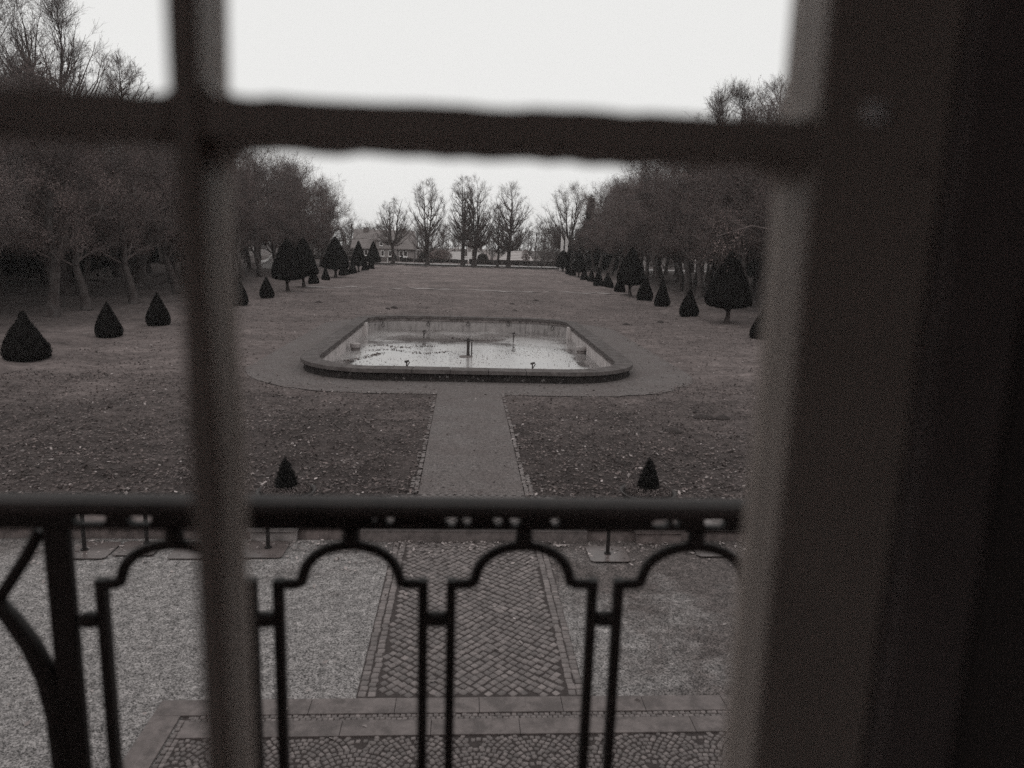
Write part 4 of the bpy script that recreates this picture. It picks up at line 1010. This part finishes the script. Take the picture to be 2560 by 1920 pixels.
# water: dark, still, mirroring the sky
wm = bpy.data.materials.new("basin_water"); wm.use_nodes = True; N = wm.node_tree.nodes; L = wm.node_tree.links; p = N['Principled BSDF']
tc = N.new('ShaderNodeTexCoord')
f1 = rng_noise(N, L, tc.outputs['Object'], .28, .42, .58, 6, .6)
L.new(mixcol(N, L, f1, warm(.12, .5), warm(.3, .3)), p.inputs['Base Color'])
mr = N.new('ShaderNodeMapRange'); mr.inputs[3].default_value = .06; mr.inputs[4].default_value = .22; L.new(f1, mr.inputs[0]); L.new(mr.outputs[0], p.inputs['Roughness'])
p.inputs['IOR'].default_value = 1.7; p.inputs['Specular IOR Level'].default_value = .9
nz = N.new('ShaderNodeTexNoise'); nz.inputs['Scale'].default_value = 5; nz.inputs['Detail'].default_value = 3; L.new(tc.outputs['Object'], nz.inputs[0])
bm = N.new('ShaderNodeBump'); bm.inputs['Distance'].default_value = .003; bm.inputs['Strength'].default_value = .4; L.new(nz.outputs[0], bm.inputs['Height']); L.new(bm.outputs[0], p.inputs['Normal'])
flat_sheet("water", basin_outline(.1), -.4, wm)
M['drum'] = mat('pale_concrete', .2, .34, scale=6, rough=.9, t=.5)
# fittings in the basin
def nozzle(px, py, top, label, group="slim fountain nozzles in the basin"):
    x, y = G(px, py, -.4); zt = H(px, top, y)[1]
    e = empty("fountain_nozzle", (x, y, -.62), 0, label, "nozzle", group); hh = zt+.62
    MB().tube([(0, 0, 0), (0, 0, hh-.1)], .028, 8).build("pipe", M['dark_metal'], e)
    MB().tube([(-.09, 0, hh-.1), (.1, 0, hh-.05)], .045, 8).tube([(.02, 0, hh-.3), (.13, 0, hh-.1)], .02, 6).build("head", M['dark_metal'], e)
nozzle(1059.5, 845, 824, "far left nozzle in the basin, in front of the second wall ring"); nozzle(1283, 856, 830, "far right nozzle in the basin")
nozzle(1016.5, 921, 899, "near left nozzle with tilted lamp head at the front rim"); nozzle(1330.7, 926, 904, "near right nozzle with tilted lamp head at the front rim")
x, y = G(1170, 892, -.4)
e = empty("fountain_pipe", (x, y, -.62), 0, "tall central fountain pipe with a flat crosspiece", "nozzle")
MB().tube([(0, 0, 0), (0, 0, 1.0)], .075, 10).tube([(.17, .02, 0), (.17, .02, .93)], .03, 8).build("pipe", M['dark_metal'], e)
MB().box(-.19, .24, -.06, .06, 1.0, 1.05).lathe([(.06, 1.05), (.06, 1.1), (.02, 1.14)], (0, 0, 0), 10).build("crosspiece", M['dark_metal'], e)
MB().lathe([(.3, 0), (.3, .24), (.24, .28)], (-.1, 0, 0), 14, 1.1, .7).build("footing", M['stone_dark'], e)
for px, py, top, lb in ((889, 875, 861, "round stone drum at the left in the water"), (1452.7, 884, 869, "round stone drum at the right in the water")):
    x, y = G(px, py, -.4); zt = H(px, top, y)[1]
    e = empty("stone_drum", (x, y, -.62), 0, lb, "pedestal", "round stone drums in the basin"); h_ = zt+.62+.06
    MB().lathe([(.22, 0), (.22, h_-.2)], (0, 0, 0), 20).build("base", M['stone_dark'], e)
    MB().lathe([(.26, h_-.2), (.27, h_-.18), (.27, h_-.02), (.25, h_)], (0, 0, 0), 24).build("top", M['drum'], e)

# ================================================================== PLANTERS, POSTS, PLATES BY THE STEP
def planter(xc, rim_z, blk0, blk1, lab_p, lab_c, seed, apex, mat_blk):
    yc = 12.95
    MB().box(blk0, blk1, STEP_Y-.12, STEP_Y+.42, -.3, -.0).box(blk0-.05, blk1+.04, STEP_Y-.17, STEP_Y+.46, -.0, .06).build("planter_pedestal", mat_blk, bevel=.012)
    e = empty("planter_bowl", ((blk0+blk1)/2*.25+xc*.75, yc, .0), 0, lab_p, "planter", "bowl planters beside the step")
    R1 = .5
    MB().lathe([(.17, 0), (.2, .03), (.14, .07), (.26, .15), (.42, .27), (R1, rim_z-.02), (R1+.03, rim_z), (R1, rim_z+.01), (R1-.06, rim_z-.02), (R1-.06, rim_z-.08)], (0, 0, .05), 36).build("bowl", M['dark_metal'], e, smooth=True)
    MB().lathe([(.02, rim_z-.04), (R1-.05, rim_z-.04), (R1-.06, rim_z-.02), (.3, rim_z+.02), (.01, rim_z+.03)], (0, 0, .03), 24).build("soil", M['soil'], e)
    rg_ = np.random.default_rng(seed); loc = e.location
    c = empty("dwarf_conifer", (loc.x+.0, yc, rim_z+.04), 0, lab_c, "conifer", "dwarf conifers in the planters")
    hh = apex-rim_z-.04; prof = interp_prof([(.10, 0), (.15, .05), (.155, .2*hh), (.135, .4*hh), (.09, .62*hh), (.048, .83*hh), (.02, .95*hh), (.005, hh)], 18)
    P = surf_points(rg_, prof, 9000, .022); P *= 1; 
    bv, bf = body([(r_*.9, z) for r_, z in prof]); qv, qf = quads(P, rg_.uniform(.018, .045, len(P)), rg_); V_, Fq = cat([(bv, bf), (qv, qf)])
    link("foliage", fastmesh("foliage", V_, Fq, M['conifer'], attr=np.concatenate([np.full(len(bf), .1), np.clip(rg_.normal(.4, .28, len(P)), 0, 1)])), c)
    T = np.array([[[0, 0, -.05], [0, 0, hh*.5], [0, 0, hh*.9]]]); link("stem", fastmesh("stem", *tubes(T, np.array([[.025, .018, .01]]), 6), M['bark']), c)
    n = 3500; a = rg_.uniform(0, 6.28, n); rr = .43*np.sqrt(rg_.random(n)); P = np.stack([rr*np.cos(a), rr*np.sin(a), rg_.uniform(0, .11, n)*(1.2-rr)], -1)
    o = link("heather_underplanting", fastmesh("heather_underplanting", *quads(P, rg_.uniform(.015, .05, n), rg_), M['heather'], attr=np.clip(rg_.normal(.5, .3, n), 0, 1)))
    o.location = (loc.x, yc, rim_z+.05); tag(o, "low heather filling the %s bowl round the conifer" % ("left" if xc < 0 else "right"), "heather", "heather in the planters")
planter(-3.12, .47, -3.62, -2.85, "left dark round bowl planter on the pale pedestal", "small pointed conifer in the left bowl", 81, 1.10, M['pier_stone'])
planter(3.43, .51, 3.15, 3.95, "right dark round bowl planter with heather", "narrow pointed conifer in the right bowl", 82, 1.17, M['wall_stone'])
for o_ in bpy.data.objects:
    if o_.name.startswith("planter_pedestal"):
        tag(o_, "pale stone pedestal under the left bowl planter" if o_.name == "planter_pedestal" else "dark stone pedestal under the right bowl planter", "pedestal", "planter pedestals by the step")
def plate(x0, x1, y0, y1, rz, post, label, m_=None):
    e = empty("post_stand", ((x0+x1)/2, (y0+y1)/2, -.2), rz, label, "post stand", "steel plates with short posts before the low wall")
    w2, d2 = (x1-x0)/2, (y1-y0)/2; c = .05
    poly = [(-w2+c, -d2), (w2-c, -d2), (w2, -d2+c), (w2, d2-c), (w2-c, d2), (-w2+c, d2), (-w2, d2-c), (-w2, -d2+c)]
    MB().prism(poly, .02, .032).build("base_plate", M['plate'], e)
    if post: MB().tube([(post[0], post[1], .032), (post[0], post[1], post[2])], .033, 10).tube([(post[0], post[1], .032), (post[0], post[1], .05)], .06, 10).build("post", M['iron'], e)
plate(-6.35, -5.72, 11.55, 12.22, 0, (-.15, .0, .85), "leftmost dark steel plate with a post, beside the thick balustrade post")
plate(-5.68, -5.02, 11.68, 12.25, 0, (.05, .2, .7), "thin steel plate strewn with leaves, second from the left")
plate(-4.75, -4.1, 11.55, 12.0, 0, None, "steel plate without a post, left of the window bar")
plate(-3.65, -2.93, 11.60, 12.28, 0, (.05, .05, .8), "steel plate with post in front of the left pedestal")
plate(2.18, 2.86, 11.48, 12.12, 0, (.0, .0, .8), "wet steel plate with post right of the cobbled walkway")
plate(4.08, 4.78, 11.70, 12.15, 0, None, "pale steel plate at the right before the low wall")

# ================================================================== LEAVES, MOLEHILLS
def leaves(name, n, region, size, m, seed, label, lift=.02, weight=None, flatness=True):
    rg_ = np.random.default_rng(seed); P = region(rg_, n); v, f = quads(P, rg_.uniform(size[0], size[1], len(P)), rg_, flat=True)
    o = link(name, fastmesh(name, v, f, M[m], attr=np.clip(rg_.normal(.45, .3, len(P)), 0, 1))); return tag(o, label, "leaves", kind='stuff')
def lawn_pts(rg_, n, y0, y1, xw, pw=1.0, avoid=True):
    y = y0+(y1-y0)*rg_.random(n)**pw; x = .2+rg_.uniform(-1, 1, n)*(xw[0]+(y-y0)*xw[1])
    k = ~((np.abs(x-.2) < 1.1)) | (rg_.random(n) < .05) if avoid else np.ones(n, bool)
    k &= (sdf(x, y, 2.6) > 0) | (rg_.random(n) < .12)
    k &= sdf(x, y, .6) > 0
    x, y = x[k], y[k]
    z = lawn_z(x, y)
    return np.stack([x, y, z+.03+rg_.uniform(-.01, .02, len(x))], -1)
leaves("fallen_leaves", 42000, lambda g, n: lawn_pts(g, n, 13.0, 27, (8.5, .75), 1.1), (.04, .11), 'leaf', 1, "brown fallen leaves littering the near lawn")
leaves("far_leaves", 26000, lambda g, n: lawn_pts(g, n, 25, 75, (16, .1), 1.3), (.05, .12), 'leaf', 2, "scattered leaves on the lawn around the basin")
leaves("pale_leaves", 1900, lambda g, n: lawn_pts(g, n, 13.0, 60, (9, .3), 1.7), (.06, .13), 'leaf_pale', 3, "pale fallen leaves dotting the lawn")
def water_pts(rg_, n):
    x = rg_.uniform(-5.7, 6.1, n); y = rg_.uniform(27, 45.7, n); k = (sdf(x, y, 0) < -.15) & (np.sin(x*1.1+y*.6)+np.cos(y*.9-x*.7)+rg_.normal(0, 1.1, n) > -.7)
    x, y = x[k], y[k]; return np.stack([x, y, np.full(len(x), -.39)], -1)
leaves("floating_leaves", 9000, water_pts, (.025, .07), 'leaf', 4, "dead leaves floating on the basin's water")
def drift_pts(rg_, n):        # wet litter drifted into streaks and along the left wall
    t = rg_.random(n); c = rg_.integers(0, 4, n)
    x = np.choose(c, [-4.8+t*4.2, -5.3+t*1.4, -.9+t*3.4, -4.9+t*3.4]); y = np.choose(c, [36.6+.5*np.sin(t*7), 33+t*3, 42.4-1.0*np.sin(t*3), 38.3+.35*np.sin(t*9)])
    return np.stack([x+rg_.normal(0, .12, n), y+rg_.normal(0, .14, n), np.full(n, -.388)], -1)
leaves("drifted_litter", 700, drift_pts, (.05, .13), 'leaf', 6, "streaks of wet litter drifted on the water")
def court_pts(rg_, n):
    x = rg_.uniform(-7, 6, n); y = 12.36-np.abs(rg_.normal(0, 1, n))*.5; y = np.where(rg_.random(n) < .12, rg_.uniform(7, 12, n), y); return np.stack([x, y, np.full(n, -.168)], -1)
leaves("court_leaves", 900, court_pts, (.04, .1), 'leaf_pale', 5, "dry leaves blown against the low wall and step")
for i, (px, py) in enumerate(((797, 759), (968, 769), (985, 767), (1280, 762), (1286, 775), (1650, 808), (1565, 812), (1750, 1041), (1770, 1040), (1808, 1041), (1680, 1082), (1340, 752))):
    x, y = G(px, py); rg_ = random.Random(i); s = .14+.06*rg_.random()
    mb = MB(); mb.lathe([(s*1.6, 0), (s*1.25, s*.35), (s*.7, s*.7), (s*.2, s*.85)], (x, y, float(lawn_z(np.array(x), np.array(y)))-.01), 10, 1, .8)
    tag(mb.build("molehill", M['soil'], smooth=True), ["small molehill at the left near the thick-stemmed standard", "molehill behind the basin's left half", "flat molehill next to the one behind the basin's left half",
        "molehill behind the basin's right half", "molehill close behind the basin's back rim, right of centre", "molehill in front of the near right cones", "low molehill right of the basin's back corner",
        "left one of three molehills in a row near the window frame", "middle one of three molehills in a row near the window frame", "right one of three molehills in a row near the window frame",
        "single dark molehill left below the row of three", "molehill far behind the basin on the right"][i], "molehill", "molehills on the lawn")

# ================================================================== BALCONY RAILING
YR = 1.5
rl = empty("balcony_railing", (0, 0, 0), 0, "black wrought iron balcony railing with arched bays and rounded handrail", "railing")
hp = [(-.034, .0), (-.036, .012), (-.030, .024), (-.016, .031), (0, .033), (.016, .031), (.030, .024), (.036, .012), (.034, 0)]
mb = MB(); x0, x1 = -1.5, 1.3; k = len(hp)
mb.add([(x, YR+a, 4.434+b_) for x in (x0, x1) for a, b_ in hp], [(i, i+1, k+i+1, k+i) for i in range(k-1)]+[(0, k, 2*k-1, k-1), tuple(range(k))[::-1], tuple(range(k, 2*k))])
mb.build("handrail", M['rail'], rl, smooth=False)
# frieze under the handrail: solid iron with openings
gaps = [(185, 270), (322, 384), (932, 942), (966, 985), (1115, 1143), (1157, 1178), (1234, 1256), (1275, 1300), (1376, 1398), (1628, 1672), (1680, 1698), (1758, 1812)]
gx = [(H(a, 1300, YR)[0], H(b_, 1300, YR)[0]) for a, b_ in gaps]
mb = MB(); x = x0+.01; zt, zb = 4.4335, 4.408
for a, b_ in gx+[(x1-.002, None)]:
    mb.box(x, a, YR-.012, YR+.012, zb, zt); 
    if b_ is None: break
    r_ = .008                                            # rounded corners inside each opening
    for (cx, sg) in ((a, 1), (b_, -1)):
        for (cz, sz) in ((zt, -1), (zb, 1)):
            mb.add([(cx, YR-.011, cz), (cx+sg*r_, YR-.011, cz), (cx, YR-.011, cz+sz*r_), (cx, YR+.011, cz), (cx+sg*r_, YR+.011, cz), (cx, YR+.011, cz+sz*r_)], [(0, 1, 2), (5, 4, 3), (0, 3, 4, 1), (1, 4, 5, 2), (2, 5, 3, 0)])
    x = b_
mb.box(x0+.01, x1-.003, YR-.010, YR+.010, 4.397, 4.4078)
mb.build("frieze", M['iron'], rl)
def hx(px, py): return H(px, py, YR)
B = .0122
bays = [(232, 630, 428), (697, 1058, 874), (1128, 1480, 1311), (1545, 1910, 1732), (1975, 2330, 2150)]
for i, (a, b_, ap) in enumerate(bays):
    xl, xr = hx(a, 1480)[0], hx(b_, 1480)[0]; xm = hx(ap, 1366)[0]; za = 4.356; zs = 4.272; rr = (xr-xl)/2-.052
    if i == 0: xl = hx(256, 1480)[0]
    xm = (xl+xr)/2
    pts = [(xl, YR, 3.55), (xl, YR, zs), (xl+.001, YR, zs), (xm-rr-.012, YR, zs)]
    arc = [(xm+rr*math.cos(t), YR, zs+.004+(za-zs)*math.sin(t)**.85) for t in np.linspace(math.pi-.08, .08, 19)]
    br = MB(); br.tube([(xl, YR, 3.55), (xl, YR, zs+.011)], .0152, 4, sq=True); br.build("baluster", M['iron'], rl)
    br = MB(); br.tube([(xr, YR, 3.55), (xr, YR, zs+.011)], .0152, 4, sq=True); br.build("baluster", M['iron'], rl)
    ar = MB(); ar.tube([(xl-.004, YR, zs), (xm-rr-.014, YR, zs), (xm-rr-.004, YR, zs+.003)]+arc[1:-1]+[(xm+rr+.004, YR, zs+.003), (xm+rr+.014, YR, zs), (xr+.004, YR, zs)], B, 8)
    ar.build("arch", M['iron'], rl, smooth=True)
    MB().lathe([(.014, 0), (.0185, .005), (.0195, .012), (.0195, .024), (.0175, .031), (.0175, .036)], (xm, YR, za+.005), 12).build("collar", M['iron'], rl)
for a, b_ in ((195, 256), (630, 697), (1058, 1128), (1480, 1545), (1910, 1975)):
    xa, xb_ = hx(a, 1547)[0]+(.0 if a == 195 else .0), hx(b_, 1547)[0]; xm = (xa+xb_)/2
    mb = MB(); 
    mb.tube([(xa+.008, YR, 4.19), (xm-.014, YR, 4.19), (xm, YR, 4.19), (xm+.014, YR, 4.19), (xb_-.008, YR, 4.19)], [.015, .0165, .0185, .0165, .015], 12)
    mb.build("knob", M['iron'], rl, smooth=True)
ps = MB(); ps.box(-.858, -.806, YR-.012, YR+.012, 3.55, 4.3968); ps.build("post", M['iron'], rl, bevel=.004)
cv = MB()
cv.tube([(-.868, YR, 4.387), (-.90, YR, 4.33), (-.945, YR, 4.262), (-.965, YR, 4.232)], .013, 6)
cv.tube([(-.965, YR, 4.232), (-.938, YR, 4.19), (-.905, YR, 4.13), (-.880, YR, 4.06), (-.866, YR, 3.97), (-.862, YR, 3.86), (-.862, YR, 3.7)], [.016, .019, .021, .023, .024, .024, .02], 8)
cv.tube([(-.965, YR, 4.232), (-1.0, YR, 4.27), (-1.06, YR, 4.34), (-1.09, YR, 4.387)], .013, 6)
cv.tube([(-.965, YR, 4.232), (-.995, YR, 4.19), (-1.03, YR, 4.1), (-1.05, YR, 3.95), (-1.055, YR, 3.7)], .02, 8)
cv.build("scroll", M['iron'], rl, smooth=True)
ps = MB(); ps.box(-1.13, -1.07, YR-.03, YR+.03, 3.55, 4.3968); ps.build("post", M['iron'], rl, bevel=.004)
ps = MB(); ps.box(1.26, 1.29, YR-.015, YR+.015, 3.55, 4.3968); ps.build("post", M['iron'], rl)
mb = MB(); mb.tube([(1.274, YR-.04, 4.45), (1.274, .87, 4.45)], .024, 8).tube([(-1.485, YR-.04, 4.45), (-1.485, .87, 4.45)], .024, 8)
for yy in np.arange(.98, 1.45, .12):
    mb.tube([(1.274, yy, 3.55), (1.274, yy, 4.42)], .009, 4); mb.tube([(-1.485, yy, 3.55), (-1.485, yy, 4.42)], .009, 4)
mb.build("return_rail", M['iron'], rl)
mb = MB(); mb.box(-1.49, 1.29, YR-.012, YR+.012, 3.53, 3.548); mb.build("bottom_rail", M['iron'], rl)
mb = MB(); mb.box(-1.6, 1.4, .86, 1.6, 3.36, 3.52).box(-1.55, 1.35, .86, 1.54, 3.22, 3.357); mb.build("balcony_slab", M['wall_stone'], bevel=.01)
tag(bpy.data.objects["balcony_slab"], kind='structure')

# ================================================================== WINDOW AND ROOM
wd = empty("casement_window", (0, 0, 0), 0, "old painted window in dim light with one upright and one crossing bar", "window")
y0, y1 = .5, .566
def bar_profile(mb, x0, x1, ya, yb, za, zb):   # upright glazing bar: square inside, chamfered to the glass
    xm = (x0+x1)/2
    P = [(x0, ya), (x1, ya), (x1+.0005, ya+(yb-ya)*.55), (x1-.001, yb), (x0+.001, yb), (x0-.0005, ya+(yb-ya)*.55)]
    mb.prism(P, za, zb)
def wob(mb, seed, amp=.0012):
    pass
def upright(name, xa, xb, za, zb, seed, amp=.0011, n=60):
    """hand-worn upright bar with a slightly uneven painted edge"""
    rg_ = np.random.default_rng(seed); zz = np.linspace(za, zb, n); 
    wl_ = np.interp(np.arange(n), np.arange(0, n, 3), rg_.normal(0, amp, len(range(0, n, 3)))); wr_ = np.interp(np.arange(n), np.arange(0, n, 3), rg_.normal(0, amp, len(range(0, n, 3))))
    prof = lambda l, r_: [(l+.0025, y0), (r_-.0025, y0), (r_, y0+.0025), (r_, y1-.004), (r_-.003, y1), (l+.003, y1), (l, y1-.004), (l, y0+.0025)]
    V_ = []; 
    for z, a, b_ in zip(zz, wl_, wr_): V_ += [(x, y, z) for x, y in prof(xa+a, xb+b_)]
    k = 8; f = [(i*k+j, i*k+(j+1) % k, (i+1)*k+(j+1) % k, (i+1)*k+j) for i in range(n-1) for j in range(k)]+[tuple(range(k))[::-1], tuple((n-1)*k+j for j in range(k))]
    return MB().add(V_, f).build(name, M['paint'], wd)
def cross(name, xa, xb, za, zb, seed, amp=.0012, n=80):
    rg_ = np.random.default_rng(seed); xx = np.linspace(xa, xb, n); m_ = len(range(0, n, 3))
    wt = np.interp(np.arange(n), np.arange(0, n, 3), rg_.normal(0, amp*.4, m_)); wb_ = np.interp(np.arange(n), np.arange(0, n, 3), rg_.normal(0, amp, m_))
    k = 8; V_ = []
    for x, a, b_ in zip(xx, wt, wb_):
        t, u = zb+a, za+b_
        V_ += [(x, y, z) for y, z in [(y0+.003, u), (y1-.003, u), (y1, u+.003), (y1, t-.003), (y1-.003, t), (y0+.003, t), (y0, t-.003), (y0, u+.003)]]
    f = [(i*k+j, i*k+(j+1) % k, (i+1)*k+(j+1) % k, (i+1)*k+j) for i in range(n-1) for j in range(k)]+[tuple(range(k)), tuple((n-1)*k+j for j in range(k))[::-1]]
    return MB().add(V_, f).build(name, M['paint'], wd)
Z0, Z1 = 3.62, 6.05
upright("glazing_bar", -.187, -.168, Z0+.09, Z1-.09, 1)
upright("stile", .231, .322, Z0, Z1, 2, .0008)
upright("stile", -.67, -.585, Z0, Z1, 3, .0008)
XS = [(-.585, -.187), (-.168, .231)]
crossz = [(5.059, 5.087), (4.47, 4.4895), (5.62, 5.6395)]
for i, (za, zb) in enumerate(crossz):
    for j, (a, b_) in enumerate(XS):
        cross("glazing_bar", a+.0006, b_-.0006, za, zb, 20+i*2+j)
for (za, zb) in ((Z0, Z0+.09), (Z1-.09, Z1)):
    cross("rail", -.584, .2305, za, zb, 40, .0003)
# rounded putty corners where the bars meet
def fillet(name, x, z, sx, sz, r_):
    P = [(x-sx*.001, z-sz*.001)]+[(x+sx*r_*(1-math.sin(t)), z+sz*r_*(1-math.cos(t))) for t in np.linspace(0, math.pi/2, 9)]
    n_ = len(P); V_ = [(a, y_, b_) for y_ in (y0+.012, y1-.002) for a, b_ in P]
    MB().add(V_, [tuple(range(n_)), tuple(range(n_, 2*n_))[::-1]]+[(i, (i+1) % n_, n_+(i+1) % n_, n_+i) for i in range(n_)]).build(name, M['paint'], wd)
for x, sx in ((-.168, 1), (.231, -1), (-.187, -1), (-.585, 1)):
    fillet("putty_fillet", x, 5.087, sx, 1, .013); fillet("putty_fillet", x, 5.059, sx, -1, .018)
# glass
gm = bpy.data.materials.new("window_glass"); gm.use_nodes = True; N = gm.node_tree.nodes; L = gm.node_tree.links; N.clear()
out = N.new('ShaderNodeOutputMaterial'); tr = N.new('ShaderNodeBsdfTransparent'); gl = N.new('ShaderNodeBsdfGlossy'); gl.inputs['Roughness'].default_value = .02
fr = N.new('ShaderNodeFresnel'); fr.inputs[0].default_value = 1.1; ms = N.new('ShaderNodeMixShader'); tr.inputs[0].default_value = (.985, .985, .98, 1)
L.new(fr.outputs[0], ms.inputs[0]); L.new(tr.outputs[0], ms.inputs[1]); L.new(gl.outputs[0], ms.inputs[2]); L.new(ms.outputs[0], out.inputs[0])
zs = [Z0+.09, 4.47, 4.4895, 5.0635, 5.083, 5.62, 5.6395, Z1-.09]
for a, b_ in XS:
    for q in range(0, 8, 2): MB().box(a-.002, b_+.002, .548, .550, zs[q]-.002, zs[q+1]+.002).build("pane", gm, wd)
# outer frame (jambs, head, sill)
M['jamb'] = mat('dark_jamb', .13, .17, scale=10, rough=.55, bump=.001, spec=.3, t=.9)  # jambs in a darker tone than the stiles and bars
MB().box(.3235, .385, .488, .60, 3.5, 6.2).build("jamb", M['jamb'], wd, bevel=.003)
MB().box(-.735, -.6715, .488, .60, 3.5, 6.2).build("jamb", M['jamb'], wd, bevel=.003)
MB().box(-.671, .323, .49, .60, 6.052, 6.2).build("head", M['paint'], wd); MB().box(-.671, .323, .49, .60, 3.5, 3.618).build("sill", M['paint'], wd)
# lettered plate standing in for a reflection, and a screw, on the right stile
px_, pz_ = H(2189, 283, .498)
lp = MB().box(px_-.0072, px_+.0072, .4962, .4998, pz_-.0058, pz_+.0058).build("reflection_plate", M['white'], wd)
tx = bpy.data.curves.new("lettering", 'FONT'); tx.body = "TEN"; tx.size = .0075; tx.extrude = .0002; tx.align_x = 'CENTER'; tx.align_y = 'CENTER'
to = bpy.data.objects.new("lettering", tx); COL.objects.link(to); to.parent = lp; to.location = (px_, .4959, pz_); to.rotation_euler = (rad(90), 0, 0); tx.materials.append(M['shutter'])
sx_, sz_ = H(2310, 423, .4975); MB().lathe([(.003, 0), (.0028, .0012), (.001, .0018)], (0, 0, 0), 12).build("screw", M['plate'], wd).matrix_world = Matrix.Translation((sx_, .4998, sz_)) @ Matrix.Rotation(rad(90), 4, 'X')
# facade wall with the opening, reveal inside, and the room behind the camera
def tagk(o): o['kind'] = 'structure'; return o
fc = MB()
for (a, b_, c_, d_) in ((-9, -.735, -.3, 8), (.385, 9, -.3, 8), (-.735, .385, -.3, 3.5), (-.735, .385, 6.2, 8)):
    fc.box(a, b_, .52, .86, c_, d_)
tagk(fc.build("wall_front", M['facade']))
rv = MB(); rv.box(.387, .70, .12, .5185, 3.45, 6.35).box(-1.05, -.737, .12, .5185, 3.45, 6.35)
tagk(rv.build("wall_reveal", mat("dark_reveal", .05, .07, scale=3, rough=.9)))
rm = MB(); rm.box(-2.6, 2.6, -4.2, .52, 3.25, 3.45); tagk(rm.build("floor", M['floorwood']))
rm = MB(); rm.box(-2.6, 2.6, -4.2, .52, 6.8, 7.0); tagk(rm.build("ceiling", M['plaster']))
rm = MB(); rm.box(-2.6, -2.4, -4.2, -3.6, 3.45, 6.8).box(-2.6, -2.4, -.7, .5195, 3.45, 6.8).box(-2.6, -2.4, -3.6, -.7, 3.45, 4.1).box(-2.6, -2.4, -3.6, -.7, 6.5, 6.8).box(2.4, 2.6, -4.2, .5195, 3.45, 6.8).box(-2.4, 2.4, -4.2, -4.0, 3.45, 6.8)  # unseen opening in the left wall, added to light the frame's inner side
rm.box(.701, 2.4, .32, .5195, 3.45, 6.8).box(-2.4, -1.051, .32, .5195, 3.45, 6.8).box(-1.05, .70, .32, .5195, 6.351, 6.8)
tagk(rm.build("wall", M['plaster']))

# ================================================================== HAZE
hz = bpy.data.materials.new("haze"); hz.use_nodes = True; N = hz.node_tree.nodes; L = hz.node_tree.links; N.clear()
out = N.new('ShaderNodeOutputMaterial'); pv = N.new('ShaderNodeVolumePrincipled'); pv.inputs['Density'].default_value = .0003
pv.inputs['Color'].default_value = (.97, .96, .95, 1); pv.inputs['Anisotropy'].default_value = .2; L.new(pv.outputs[0], out.inputs['Volume'])
tag(MB().box(-990, 990, -990, 990, -5.0, 34).build("haze", hz), "thin winter haze over the garden", "haze", kind='stuff')
bpy.data.objects["haze"]["kind"] = "stuff"
